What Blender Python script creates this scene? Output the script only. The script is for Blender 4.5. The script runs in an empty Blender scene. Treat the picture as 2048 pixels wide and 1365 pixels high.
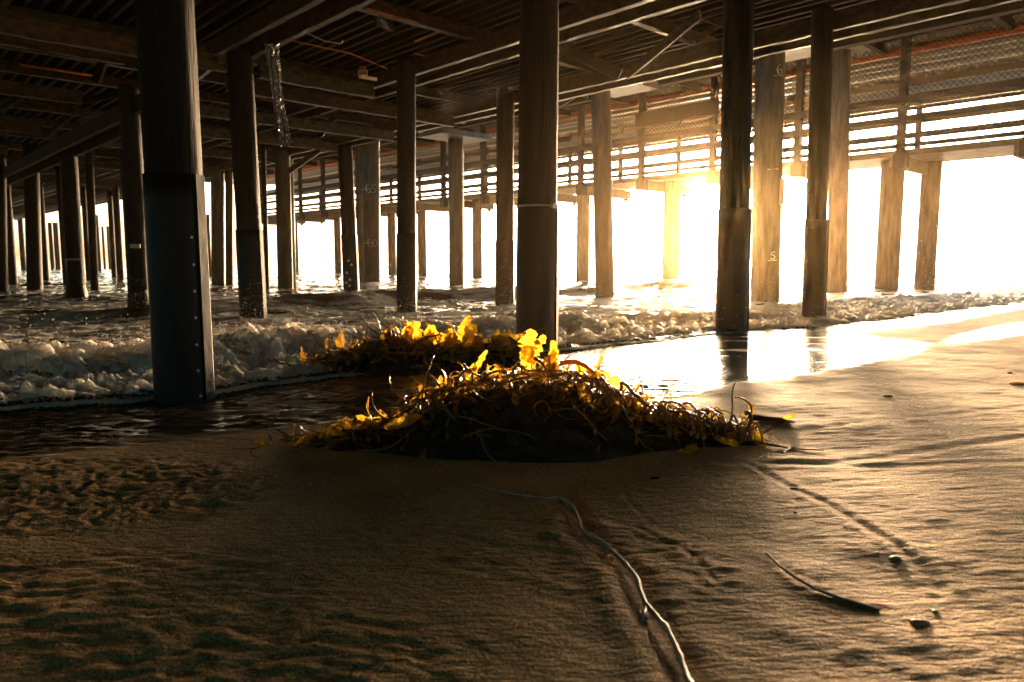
import bpy, math, random
import numpy as np
from mathutils import Vector
R = math.radians
scn = bpy.context.scene
COL = scn.collection
# ------------------------------------------------------------------ camera
FPX, HCAM, YH = 1450.0, 1.1, 520.0
PITCH = math.atan((682.5 - YH) / FPX)
cam_d = bpy.data.cameras.new('camera'); cam = bpy.data.objects.new('camera', cam_d); COL.objects.link(cam)
cam.location = (0, 0, HCAM); cam.rotation_euler = (R(90) - PITCH, 0, 0)
cam_d.sensor_width = 36; cam_d.lens = 36 * FPX / 2048; cam_d.clip_start = .05; cam_d.clip_end = 20000
cam_d.dof.use_dof = True; cam_d.dof.focus_distance = 7.0; cam_d.dof.aperture_fstop = 2.8
scn.camera = cam
# ------------------------------------------------------------------ world, sun, exposure
SUN_AZ, SUN_EL = 17.0, 2.3          # azimuth clockwise from +Y
EXPOSURE = 4.3
AUREOLE = 40.0
w = bpy.data.worlds.new('World'); scn.world = w; w.use_nodes = True
wt = w.node_tree; wt.nodes.clear()
wo = wt.nodes.new('ShaderNodeOutputWorld'); bg = wt.nodes.new('ShaderNodeBackground')
sk = wt.nodes.new('ShaderNodeTexSky'); sk.sky_type = 'NISHITA'; sk.sun_disc = False
sk.sun_elevation = R(SUN_EL); sk.sun_rotation = R(SUN_AZ); sk.dust_density = 2.0; sk.air_density = 1.3; sk.ozone_density = 2.0
bg.inputs[1].default_value = .15
# glaring sea fog towards the low sun, deep teal dusk-like sky on the landward side
tcw = wt.nodes.new('ShaderNodeTexCoord'); dt = wt.nodes.new('ShaderNodeVectorMath'); dt.operation = 'DOT_PRODUCT'
dt.inputs[1].default_value = (math.sin(R(SUN_AZ - 12)), math.cos(R(SUN_AZ - 12)), 0)
wt.links.new(tcw.outputs['Generated'], dt.inputs[0])
crw = wt.nodes.new('ShaderNodeValToRGB'); E = crw.color_ramp.elements
E[0].position = .30; E[0].color = (.05, .24, .36, 1); E[1].position = 1.0; E[1].color = (1.3, 1.25, 1.2, 1)
e_ = E.new(.55); e_.color = (.04, .21, .31, 1); e_ = E.new(.80); e_.color = (.55, .62, .64, 1)
mrw = wt.nodes.new('ShaderNodeMapRange'); mrw.inputs['From Min'].default_value = -1; wt.links.new(dt.outputs['Value'], mrw.inputs['Value'])
wt.links.new(mrw.outputs[0], crw.inputs[0])
mxw = wt.nodes.new('ShaderNodeMix'); mxw.data_type = 'RGBA'; mxw.blend_type = 'MULTIPLY'; mxw.inputs['Factor'].default_value = 1
hs = wt.nodes.new('ShaderNodeHueSaturation'); hs.inputs['Saturation'].default_value = .6; wt.links.new(sk.outputs[0], hs.inputs['Color']); wt.links.new(hs.outputs[0], mxw.inputs['A']); wt.links.new(crw.outputs[0], mxw.inputs['B'])
# broad bright aureole that a misty low sun spreads round itself
d3 = wt.nodes.new('ShaderNodeVectorMath'); d3.operation = 'DOT_PRODUCT'; d3.inputs[1].default_value = (math.sin(R(SUN_AZ)) * math.cos(R(SUN_EL)), math.cos(R(SUN_AZ)) * math.cos(R(SUN_EL)), math.sin(R(SUN_EL)))
wt.links.new(tcw.outputs['Generated'], d3.inputs[0])
mxx = wt.nodes.new('ShaderNodeMath'); mxx.operation = 'MAXIMUM'; mxx.inputs[1].default_value = 0; wt.links.new(d3.outputs['Value'], mxx.inputs[0])
pw = wt.nodes.new('ShaderNodeMath'); pw.operation = 'POWER'; pw.inputs[1].default_value = 28; wt.links.new(mxx.outputs[0], pw.inputs[0])
au = wt.nodes.new('ShaderNodeMix'); au.data_type = 'RGBA'; au.blend_type = 'ADD'; au.inputs['B'].default_value = (AUREOLE, AUREOLE * .74, AUREOLE * .42, 1)
wt.links.new(pw.outputs[0], au.inputs['Factor']); wt.links.new(mxw.outputs['Result'], au.inputs['A'])
wt.links.new(au.outputs['Result'], bg.inputs[0]); wt.links.new(bg.outputs[0], wo.inputs[0])
sl = bpy.data.lights.new('sun', 'SUN'); sun = bpy.data.objects.new('sun', sl); COL.objects.link(sun)
sl.energy = 1.6; sl.angle = R(5.0); sl.color = (1.0, .66, .36)
sd = Vector((math.sin(R(SUN_AZ)) * math.cos(R(SUN_EL)), math.cos(R(SUN_AZ)) * math.cos(R(SUN_EL)), math.sin(R(SUN_EL))))
sun.rotation_euler = sd.to_track_quat('Z', 'Y').to_euler()
vs = scn.view_settings; vs.view_transform = 'Standard'; vs.look = 'None'; vs.exposure = EXPOSURE; vs.gamma = 1
vs.use_curve_mapping = False
cy = scn.cycles
cy.use_denoising = True; cy.max_bounces = 6; cy.diffuse_bounces = 3; cy.glossy_bounces = 3; cy.transmission_bounces = 3
cy.volume_bounces = 0; cy.sample_clamp_indirect = 6; cy.use_adaptive_sampling = True; cy.caustics_reflective = True; cy.blur_glossy = 1.0; cy.caustics_refractive = False
# ------------------------------------------------------------------ frame of the pier: u runs out to sea, v along the shore
_a = math.atan(1354 * math.cos(PITCH) / FPX)
N2 = np.array([-math.sin(_a), math.cos(_a)]); T2 = np.array([math.cos(_a), math.sin(_a)])
def P(u, v, z=0.0): return (N2[0] * u + T2[0] * v, N2[1] * u + T2[1] * v, z)
def UV(x, y): return x * N2[0] + y * N2[1], x * T2[0] + y * T2[1]
cp, sp = math.cos(PITCH), math.sin(PITCH)
def ray(px, py):
    a = (px - 1024) / FPX; b = (682.5 - py) / FPX
    return (a, cp + b * sp, -sp + b * cp)
def onz(px, py, z=0.0):
    d = ray(px, py); k = (z - HCAM) / d[2]
    return (d[0] * k, d[1] * k, z)
def aty(px, py, Y):
    d = ray(px, py); k = Y / d[1]
    return (d[0] * k, Y, HCAM + d[2] * k)
# ------------------------------------------------------------------ noise
def _h(i, j, s):
    n = (i.astype(np.int64) * 374761393 + j.astype(np.int64) * 668265263 + s * 1442695041) & 0xffffffff
    n = ((n ^ (n >> 13)) * 1274126177) & 0xffffffff
    return ((n ^ (n >> 16)) & 0xffff) / 65535.0
def perlin(x, y, s=0):
    xi = np.floor(x); yi = np.floor(y); fx = x - xi; fy = y - yi
    ux = fx * fx * fx * (fx * (fx * 6 - 15) + 10); uy = fy * fy * fy * (fy * (fy * 6 - 15) + 10)
    def g(i, j, dx, dy):
        a = _h(i, j, s) * 6.2831853
        return np.cos(a) * dx + np.sin(a) * dy
    a = g(xi, yi, fx, fy); b = g(xi + 1, yi, fx - 1, fy); c = g(xi, yi + 1, fx, fy - 1); d = g(xi + 1, yi + 1, fx - 1, fy - 1)
    return 1.5 * ((a * (1 - ux) + b * ux) * (1 - uy) + (c * (1 - ux) + d * ux) * uy)
def fbm(x, y, o=4, s=0, r=.5):
    t = 0; a = 1; k = 1
    for i in range(o):
        t = t + a * perlin(x * k, y * k, s + i * 17); a *= r; k *= 2.03
    return t
def billow(x, y, o=4, s=0, r=.5):
    t = 0; a = 1; k = 1; n = 0
    for i in range(o):
        t = t + a * (1 - np.abs(perlin(x * k, y * k, s + i * 17)) * 2); n += a; a *= r; k *= 2.1
    return t / n
def puff(x, y, o=4, s=0, r=.5):
    t = 0; a = 1; k = 1; n = 0
    for i in range(o):
        t = t + a * np.minimum(1, np.abs(perlin(x * k, y * k, s + i * 17)) * 2.2); n += a; a *= r; k *= 2.1
    return t / n
def sst(a, b, x):
    t = np.clip((x - a) / (b - a), 0, 1); return t * t * (3 - 2 * t)
# ------------------------------------------------------------------ objects
def tag(o, label=None, cat=None, group=None, kind=None):
    if label: o['label'] = label
    if cat: o['category'] = cat
    if group: o['group'] = group
    if kind: o['kind'] = kind
    return o
def empty(name, loc, label, cat, group=None):
    o = bpy.data.objects.new(name, None); o.location = loc; o.empty_display_size = .2; COL.objects.link(o)
    return tag(o, label, cat, group)
def link(name, me, m, parent=None, smooth=True):
    o = bpy.data.objects.new(name, me); COL.objects.link(o)
    if m: me.materials.append(m)
    if smooth: me.polygons.foreach_set('use_smooth', np.ones(len(me.polygons), dtype=bool))
    if parent:
        o.parent = parent
        L = parent.location.copy(); pp = parent.parent
        while pp: L += pp.location; pp = pp.parent
        o.location = -L
    return o
class MB:
    """collects triangles and quads in world space"""
    def __init__(s): s.v = []; s.f = []
    def add(s, vs_, fs):
        b = len(s.v); s.v.extend([tuple(p) for p in vs_]); s.f.extend([tuple(i + b for i in f) for f in fs]); return s
    def box(s, c, ax, ay, az):
        c, ax, ay, az = map(lambda q: np.array(q, float), (c, ax, ay, az))
        vs_ = [c + i * ax + j * ay + k * az for k in (-1, 1) for j in (-1, 1) for i in (-1, 1)]
        return s.add(vs_, [(0, 2, 3, 1), (4, 5, 7, 6), (0, 1, 5, 4), (2, 6, 7, 3), (0, 4, 6, 2), (1, 3, 7, 5)])
    def tube(s, pts, r, sides=6, flat=1.0, cap=True):
        pts = [np.array(p, float) for p in pts]; n = len(pts)
        rr = r if hasattr(r, '__len__') else [r] * n
        b = len(s.v); ref = np.array([.13, .21, 1.0])
        for i, p in enumerate(pts):
            t = pts[min(i + 1, n - 1)] - pts[max(i - 1, 0)]; t = t / (np.linalg.norm(t) + 1e-9)
            a = np.cross(t, ref); la = np.linalg.norm(a)
            a = a / la if la > 1e-3 else np.array([1., 0, 0]); c = np.cross(a, t)
            for k in range(sides):
                q = 2 * math.pi * k / sides
                s.v.append(tuple(p + rr[i] * (math.cos(q) * a + flat * math.sin(q) * c)))
        for i in range(n - 1):
            for k in range(sides):
                k2 = (k + 1) % sides
                s.f.append((b + i * sides + k, b + i * sides + k2, b + (i + 1) * sides + k2, b + (i + 1) * sides + k))
        if cap:
            s.f.append(tuple(b + k for k in range(sides))[::-1]); s.f.append(tuple(b + (n - 1) * sides + k for k in range(sides)))
        return s
    def build(s, name, m, parent=None, smooth=False):
        me = bpy.data.meshes.new(name); me.from_pydata(s.v, [], s.f); me.update()
        return link(name, me, m, parent, smooth)
def gridmesh(name, X, Y, Z, m, keep=None, wrap=False, attrs=None):
    """X, Y, Z 2-D arrays -> quads"""
    n0, n1 = X.shape
    me = bpy.data.meshes.new(name)
    idx = np.arange(n0 * n1).reshape(n0, n1)
    if wrap: idx = np.concatenate([idx, idx[:, :1]], 1)
    q = np.stack([idx[:-1, :-1], idx[:-1, 1:], idx[1:, 1:], idx[1:, :-1]], -1).reshape(-1, 4)
    if keep is not None:
        kf = keep.reshape(-1)[q].any(1); q = q[kf]
    used = np.zeros(n0 * n1, bool); used[q.reshape(-1)] = True
    remap = np.cumsum(used) - 1
    co = np.stack([X, Y, Z], -1).reshape(-1, 3)[used]
    q = remap[q]
    me.vertices.add(len(co)); me.vertices.foreach_set('co', co.astype(np.float32).reshape(-1))
    me.loops.add(q.size); me.loops.foreach_set('vertex_index', q.reshape(-1).astype(np.int32))
    me.polygons.add(len(q)); me.polygons.foreach_set('loop_start', np.arange(0, q.size, 4, dtype=np.int32))
    me.update(calc_edges=True)
    for k, a in (attrs or {}).items():
        at = me.attributes.new(k, 'FLOAT', 'POINT'); at.data.foreach_set('value', a.reshape(-1)[used].astype(np.float32))
    return link(name, me, m)
# ------------------------------------------------------------------ materials
def mat(name, col=(.5, .5, .5), rough=.7, spec=.5, metal=0, col2=None, scale=(6, 6, 6), bump=0, bscale=None, detail=6, coat=0, thr=(.35, .65)):
    m = bpy.data.materials.new(name); m.use_nodes = True; nt = m.node_tree; b = nt.nodes['Principled BSDF']
    b.inputs['Base Color'].default_value = (*col, 1); b.inputs['Roughness'].default_value = rough
    b.inputs['Specular IOR Level'].default_value = spec; b.inputs['Metallic'].default_value = metal
    b.inputs['Coat Weight'].default_value = coat; b.inputs['Coat Roughness'].default_value = .15
    tc = nt.nodes.new('ShaderNodeNewGeometry'); mp = nt.nodes.new('ShaderNodeMapping'); mp.inputs['Scale'].default_value = scale
    nt.links.new(tc.outputs['Position'], mp.inputs['Vector'])
    nz = nt.nodes.new('ShaderNodeTexNoise'); nz.inputs['Scale'].default_value = 1; nz.inputs['Detail'].default_value = detail; nz.inputs['Roughness'].default_value = .62
    nt.links.new(mp.outputs[0], nz.inputs['Vector'])
    if col2:
        cr = nt.nodes.new('ShaderNodeValToRGB'); cr.color_ramp.elements[0].position = thr[0]; cr.color_ramp.elements[1].position = thr[1]
        cr.color_ramp.elements[0].color = (*col, 1); cr.color_ramp.elements[1].color = (*col2, 1)
        nt.links.new(nz.outputs['Fac'], cr.inputs[0]); nt.links.new(cr.outputs[0], b.inputs['Base Color'])
    if bump:
        bp = nt.nodes.new('ShaderNodeBump'); bp.inputs['Strength'].default_value = 1; bp.inputs['Distance'].default_value = bump
        src = nz
        if bscale:
            mp2 = nt.nodes.new('ShaderNodeMapping'); mp2.inputs['Scale'].default_value = bscale; nt.links.new(tc.outputs['Position'], mp2.inputs['Vector'])
            src = nt.nodes.new('ShaderNodeTexNoise'); src.inputs['Scale'].default_value = 1; src.inputs['Detail'].default_value = 5
            nt.links.new(mp2.outputs[0], src.inputs['Vector'])
        nt.links.new(src.outputs['Fac'], bp.inputs['Height']); nt.links.new(bp.outputs[0], b.inputs['Normal'])
    return m
M = {}
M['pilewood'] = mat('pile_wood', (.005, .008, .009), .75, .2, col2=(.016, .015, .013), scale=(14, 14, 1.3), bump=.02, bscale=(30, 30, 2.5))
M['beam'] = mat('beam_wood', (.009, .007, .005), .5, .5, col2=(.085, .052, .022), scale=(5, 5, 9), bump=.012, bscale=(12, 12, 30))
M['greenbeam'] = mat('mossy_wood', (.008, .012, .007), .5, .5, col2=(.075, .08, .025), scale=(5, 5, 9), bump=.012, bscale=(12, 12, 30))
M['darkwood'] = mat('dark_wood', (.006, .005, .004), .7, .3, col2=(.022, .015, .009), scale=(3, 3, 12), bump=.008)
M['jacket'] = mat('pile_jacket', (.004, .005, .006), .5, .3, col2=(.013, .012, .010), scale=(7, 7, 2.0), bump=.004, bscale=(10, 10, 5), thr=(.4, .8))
M['concrete'] = mat('concrete', (.055, .043, .03), .65, .35, col2=(.14, .11, .075), scale=(7, 7, 1.1), bump=.006, bscale=(25, 25, 9))
M['soffit'] = mat('pale_soffit', (.15, .145, .13), .5, .4, col2=(.26, .25, .22), scale=(2, 2, 2), bump=.004)
M['plank'] = mat('walkway_wood', (.09, .065, .04), .6, .4, col2=(.20, .15, .095), scale=(3, 3, 20), bump=.006)
M['post'] = mat('walkway_post', (.015, .012, .009), .7, .3, col2=(.04, .03, .02), scale=(8, 8, 2), bump=.006)
M['orange'] = mat('orange_pipe', (.45, .10, .025), .6, .4, col2=(.6, .17, .04), scale=(9, 9, 9), bump=.003)
M['pipe'] = mat('pale_pipe', (.55, .53, .48), .45, .4, col2=(.5, .47, .42), scale=(4, 4, 4))
M['wire'] = mat('wire', (.02, .018, .016), .6, .4)
M['netwire'] = mat('net_wire', (.02, .018, .014), .35, .6)
M['steel'] = mat('steel', (.5, .48, .44), .35, .5, .8, bump=.002)
M['chalk'] = mat('chalk_paint', (.50, .44, .33), .9, .2)
M['patch'] = mat('pale_patch', (.36, .32, .25), .8, .2, col2=(.45, .40, .32), scale=(20, 20, 20))
M['rust'] = mat('rust', (.22, .05, .02), .8, .3, col2=(.32, .10, .05), scale=(30, 30, 30), bump=.002)
M['yellow'] = mat('yellow_paint', (.6, .36, .08), .6, .3)
M['black'] = mat('black_plate', (.02, .02, .02), .5, .4)
M['paleboard'] = mat('pale_board', (.5, .38, .24), .6, .4, col2=(.6, .48, .33), scale=(10, 10, 10))
M['pebble'] = mat('pebble', (.3, .22, .15), .4, .5, col2=(.5, .4, .3), scale=(60, 60, 60), bump=.001)
M['shell'] = mat('reddish_shell', (.5, .18, .06), .35, .6, col2=(.6, .3, .14), scale=(80, 80, 80), bump=.001)
M['twig'] = mat('twig', (.10, .07, .045), .6, .4, col2=(.2, .14, .09), scale=(60, 60, 60), bump=.001)
M['drystipe'] = mat('pale_dry_stipe', (.50, .44, .36), .22, .7, col2=(.22, .17, .12), scale=(25, 25, 25), bump=.001, coat=.1, thr=(.45, .8))
def kelpmat(name, c1, c2, tr, trans, rough=.3, wl=9.):
    m = mat(name, c1, rough, .5, col2=c2, scale=(14, 14, 14), bump=.002, coat=.2)
    nt = m.node_tree; b = nt.nodes['Principled BSDF']; o = nt.nodes['Material Output']
    t = nt.nodes.new('ShaderNodeBsdfTranslucent')
    w_ = nt.nodes.new('ShaderNodeTexNoise'); w_.inputs['Scale'].default_value = 70; w_.inputs['Detail'].default_value = 4; w_.inputs['Distortion'].default_value = 1.5
    gg = nt.nodes.new('ShaderNodeNewGeometry'); nt.links.new(gg.outputs['Position'], w_.inputs['Vector'])
    c_ = nt.nodes.new('ShaderNodeValToRGB'); c_.color_ramp.elements[0].position = .38; c_.color_ramp.elements[1].position = .6
    c_.color_ramp.elements[0].color = (tr[0] * .3, tr[1] * .2, tr[2] * .3, 1); c_.color_ramp.elements[1].color = (*tr, 1)
    nt.links.new(w_.outputs['Fac'], c_.inputs[0]); nt.links.new(c_.outputs[0], t.inputs[0])
    mx = nt.nodes.new('ShaderNodeMixShader'); mx.inputs[0].default_value = trans
    nt.links.new(b.outputs[0], mx.inputs[1]); nt.links.new(t.outputs[0], mx.inputs[2]); nt.links.new(mx.outputs[0], o.inputs[0])
    return m
M['blade'] = kelpmat('kelp_blade', (.16, .10, .012), (.34, .2, .02), (.95, .62, .04), .7)
M['strap'] = kelpmat('kelp_strap', (.05, .028, .006), (.15, .085, .014), (.8, .45, .04), .45, .25)
M['stipe'] = kelpmat('kelp_stipe', (.10, .05, .012), (.22, .11, .02), (.5, .2, .02), .15, .25)
M['float'] = kelpmat('kelp_float', (.25, .12, .02), (.4, .2, .03), (.8, .35, .03), .4, .25)
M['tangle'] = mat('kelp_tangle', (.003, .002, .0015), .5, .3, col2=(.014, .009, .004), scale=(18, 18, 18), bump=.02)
# sand
def sand_material():
    m = bpy.data.materials.new('sand'); m.use_nodes = True; nt = m.node_tree; b = nt.nodes['Principled BSDF']; L = nt.links.new
    g = nt.nodes.new('ShaderNodeNewGeometry'); at = nt.nodes.new('ShaderNodeAttribute'); at.attribute_name = 'wet'
    n1 = nt.nodes.new('ShaderNodeTexNoise'); n1.inputs['Scale'].default_value = 2.2; n1.inputs['Detail'].default_value = 6; L(g.outputs['Position'], n1.inputs['Vector'])
    c = nt.nodes.new('ShaderNodeValToRGB'); c.color_ramp.elements[0].position = .3; c.color_ramp.elements[1].position = .7
    c.color_ramp.elements[0].color = (.46, .285, .115, 1); c.color_ramp.elements[1].color = (.66, .42, .18, 1); L(n1.outputs['Fac'], c.inputs[0])
    n2 = nt.nodes.new('ShaderNodeTexNoise'); n2.inputs['Scale'].default_value = 190; n2.inputs['Detail'].default_value = 3; L(g.outputs['Position'], n2.inputs['Vector'])
    c2 = nt.nodes.new('ShaderNodeValToRGB'); c2.color_ramp.elements[0].position = .40; c2.color_ramp.elements[1].position = .60
    c2.color_ramp.elements[0].color = (.38, .38, .40, 1); c2.color_ramp.elements[1].color = (1.45, 1.4, 1.3, 1); L(n2.outputs['Fac'], c2.inputs[0])
    mu = nt.nodes.new('ShaderNodeMix'); mu.data_type = 'RGBA'; mu.blend_type = 'MULTIPLY'; mu.inputs['Factor'].default_value = 1
    L(c.outputs[0], mu.inputs['A']); L(c2.outputs[0], mu.inputs['B'])
    dk = nt.nodes.new('ShaderNodeMix'); dk.data_type = 'RGBA'; L(at.outputs['Fac'], dk.inputs['Factor']); L(mu.outputs['Result'], dk.inputs['A']); dk.inputs['B'].default_value = (.055, .04, .028, 1)
    L(dk.outputs['Result'], b.inputs['Base Color'])
    rr = nt.nodes.new('ShaderNodeMapRange'); L(at.outputs['Fac'], rr.inputs['Value']); rr.inputs['From Min'].default_value = .3; rr.inputs['To Min'].default_value = .74; rr.inputs['To Max'].default_value = .12
    L(rr.outputs[0], b.inputs['Roughness']); sp_ = nt.nodes.new('ShaderNodeMapRange'); L(at.outputs['Fac'], sp_.inputs['Value']); sp_.inputs['To Min'].default_value = .28; sp_.inputs['To Max'].default_value = .5; L(sp_.outputs[0], b.inputs['Specular IOR Level'])
    # bump: grains where dry, fine wind ripples on the wet film
    n3 = nt.nodes.new('ShaderNodeTexNoise'); n3.inputs['Scale'].default_value = 90; n3.inputs['Detail'].default_value = 4; L(g.outputs['Position'], n3.inputs['Vector'])
    b1 = nt.nodes.new('ShaderNodeBump'); b1.inputs['Distance'].default_value = .004; L(n3.outputs['Fac'], b1.inputs['Height'])
    s1 = nt.nodes.new('ShaderNodeMapRange'); L(at.outputs['Fac'], s1.inputs['Value']); s1.inputs['To Min'].default_value = 1; s1.inputs['To Max'].default_value = 0.05; L(s1.outputs[0], b1.inputs['Strength'])
    mp = nt.nodes.new('ShaderNodeMapping'); mp.inputs['Rotation'].default_value = (0, 0, -_a * .5); mp.inputs['Scale'].default_value = (9, 34, 9); L(g.outputs['Position'], mp.inputs['Vector'])
    n4 = nt.nodes.new('ShaderNodeTexNoise'); n4.inputs['Scale'].default_value = 1; n4.inputs['Detail'].default_value = 3; L(mp.outputs[0], n4.inputs['Vector'])
    b2 = nt.nodes.new('ShaderNodeBump'); b2.inputs['Distance'].default_value = .006; b2.inputs['Strength'].default_value = 1; L(n4.outputs['Fac'], b2.inputs['Height']); L(b1.outputs[0], b2.inputs['Normal'])
    mp3 = nt.nodes.new('ShaderNodeMapping'); mp3.inputs['Rotation'].default_value = (0, 0, -.15); mp3.inputs['Scale'].default_value = (22, 60, 20); L(g.outputs['Position'], mp3.inputs['Vector'])
    n6 = nt.nodes.new('ShaderNodeTexNoise'); n6.inputs['Scale'].default_value = 1; n6.inputs['Detail'].default_value = 3; L(mp3.outputs[0], n6.inputs['Vector'])
    b3 = nt.nodes.new('ShaderNodeBump'); b3.inputs['Distance'].default_value = .006; L(n6.outputs['Fac'], b3.inputs['Height']); L(b2.outputs[0], b3.inputs['Normal'])
    L(b3.outputs[0], b.inputs['Normal'])
    return m
M['sand'] = sand_material()
def sea_material():
    m = bpy.data.materials.new('sea'); m.use_nodes = True; nt = m.node_tree; b = nt.nodes['Principled BSDF']; L = nt.links.new; o = nt.nodes['Material Output']
    g = nt.nodes.new('ShaderNodeNewGeometry'); at = nt.nodes.new('ShaderNodeAttribute'); at.attribute_name = 'foam'
    b.inputs['Base Color'].default_value = (.035, .04, .022, 1); b.inputs['Roughness'].default_value = .08; b.inputs['IOR'].default_value = 1.33
    mp = nt.nodes.new('ShaderNodeMapping'); mp.inputs['Rotation'].default_value = (0, 0, -_a); mp.inputs['Scale'].default_value = (3, 9, 5); L(g.outputs['Position'], mp.inputs['Vector'])
    n4 = nt.nodes.new('ShaderNodeTexNoise'); n4.inputs['Scale'].default_value = 1; n4.inputs['Detail'].default_value = 5; L(mp.outputs[0], n4.inputs['Vector'])
    b2 = nt.nodes.new('ShaderNodeBump'); b2.inputs['Distance'].default_value = .012; L(n4.outputs['Fac'], b2.inputs['Height']); L(b2.outputs[0], b.inputs['Normal'])
    f = nt.nodes.new('ShaderNodeBsdfPrincipled'); f.inputs['Base Color'].default_value = (.9, .88, .84, 1); f.inputs['Roughness'].default_value = .5; f.inputs['Subsurface Weight'].default_value = 1.0; f.inputs['Subsurface Radius'].default_value = (1, .9, .75); f.inputs['Subsurface Scale'].default_value = .10
    n5 = nt.nodes.new('ShaderNodeTexNoise'); n5.inputs['Scale'].default_value = 28; n5.inputs['Detail'].default_value = 5; L(g.outputs['Position'], n5.inputs['Vector'])
    b5 = nt.nodes.new('ShaderNodeBump'); b5.inputs['Distance'].default_value = .012; L(n5.outputs['Fac'], b5.inputs['Height']); L(b5.outputs[0], f.inputs['Normal'])
    t = nt.nodes.new('ShaderNodeBsdfTranslucent'); t.inputs[0].default_value = (1, .95, .86, 1)
    fm = nt.nodes.new('ShaderNodeMixShader'); fm.inputs[0].default_value = .45; L(f.outputs[0], fm.inputs[1]); L(t.outputs[0], fm.inputs[2])
    # foam breaks up along its own bubbles
    ad = nt.nodes.new('ShaderNodeMath'); ad.operation = 'MULTIPLY_ADD'; L(n5.outputs['Fac'], ad.inputs[0]); ad.inputs[1].default_value = 1.6; ad.inputs[2].default_value = -.8
    a2 = nt.nodes.new('ShaderNodeMath'); a2.operation = 'ADD'; L(ad.outputs[0], a2.inputs[0]); L(at.outputs['Fac'], a2.inputs[1])
    rg = nt.nodes.new('ShaderNodeMapRange'); rg.inputs['From Min'].default_value = .4; rg.inputs['From Max'].default_value = .62; L(a2.outputs[0], rg.inputs['Value'])
    # thin crests let the light through
    at2 = nt.nodes.new('ShaderNodeAttribute'); at2.attribute_name = 'crest'
    tw = nt.nodes.new('ShaderNodeBsdfTranslucent'); tw.inputs[0].default_value = (.5, .5, .14, 1)
    wm = nt.nodes.new('ShaderNodeMixShader'); L(at2.outputs['Fac'], wm.inputs[0]); L(b.outputs[0], wm.inputs[1]); L(tw.outputs[0], wm.inputs[2])
    mx = nt.nodes.new('ShaderNodeMixShader'); L(rg.outputs[0], mx.inputs[0]); L(wm.outputs[0], mx.inputs[1]); L(fm.outputs[0], mx.inputs[2]); L(mx.outputs[0], o.inputs[0])
    return m
M['sea'] = sea_material()
# ------------------------------------------------------------------ ground
def edge_u(v): return np.interp(v, [-5, 1, 2.2, 4, 6.7, 10.5, 12, 20, 30, 60], [6.7, 6.6, 6.15, 6.2, 6.2, 5.8, 5.0, 4.6, 4.4, 4.2])
def wet_u(v): return np.interp(v, [-5, .6, 1.8, 3.2, 4.7, 7.2, 9.6, 10.6, 11.2, 14, 60], [5.1, 4.8, 4.57, 3.85, 3.4, 3.08, 3.0, 3.2, 4.35, 4.1, 4.0])
def seg_dist(x, y, pts):
    d = np.full(x.shape, 9.0); side = np.zeros(x.shape)
    for (ax, ay), (bx, by) in zip(pts[:-1], pts[1:]):
        vx, vy = bx - ax, by - ay; t = np.clip(((x - ax) * vx + (y - ay) * vy) / (vx * vx + vy * vy), 0, 1)
        dd = np.hypot(x - ax - t * vx, y - ay - t * vy); m_ = dd < d
        side = np.where(m_, (x - ax) * vy - (y - ay) * vx, side); d = np.minimum(d, dd)
    return d, side
def img(pts): return [onz(a, b)[:2] for a, b in pts]
GROOVES = [(img([(1500, 930), (1580, 975), (1655, 1010), (1720, 1050), (1790, 1090), (1840, 1130), (1880, 1180)]), .012, .03),
           (img([(1275, 1050), (1310, 1072), (1360, 1092), (1400, 1125), (1430, 1165)]), .008, .018),
           (img([(1240, 960), (1256, 1000), (1300, 1040)]), .006, .016),
           (img([(1450, 928), (1650, 924), (1850, 900), (2048, 872)]), .014, .05),
           (img([(1560, 926), (1800, 930), (2048, 922)]), .010, .05),
           (img([(1250, 820), (1400, 850), (1600, 860), (1800, 838), (2048, 812)]), .006, .05)]
STIPE_PX = [(1118, 1000), (1132, 1008), (1148, 1024), (1158, 1048), (1163, 1066), (1184, 1080), (1200, 1092), (1222, 1108), (1240, 1125),
            (1258, 1145), (1272, 1166), (1280, 1190), (1292, 1220), (1308, 1236), (1330, 1268), (1350, 1300), (1362, 1332), (1374, 1365), (1384, 1395)]
STIPE_XY = img(STIPE_PX)
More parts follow.
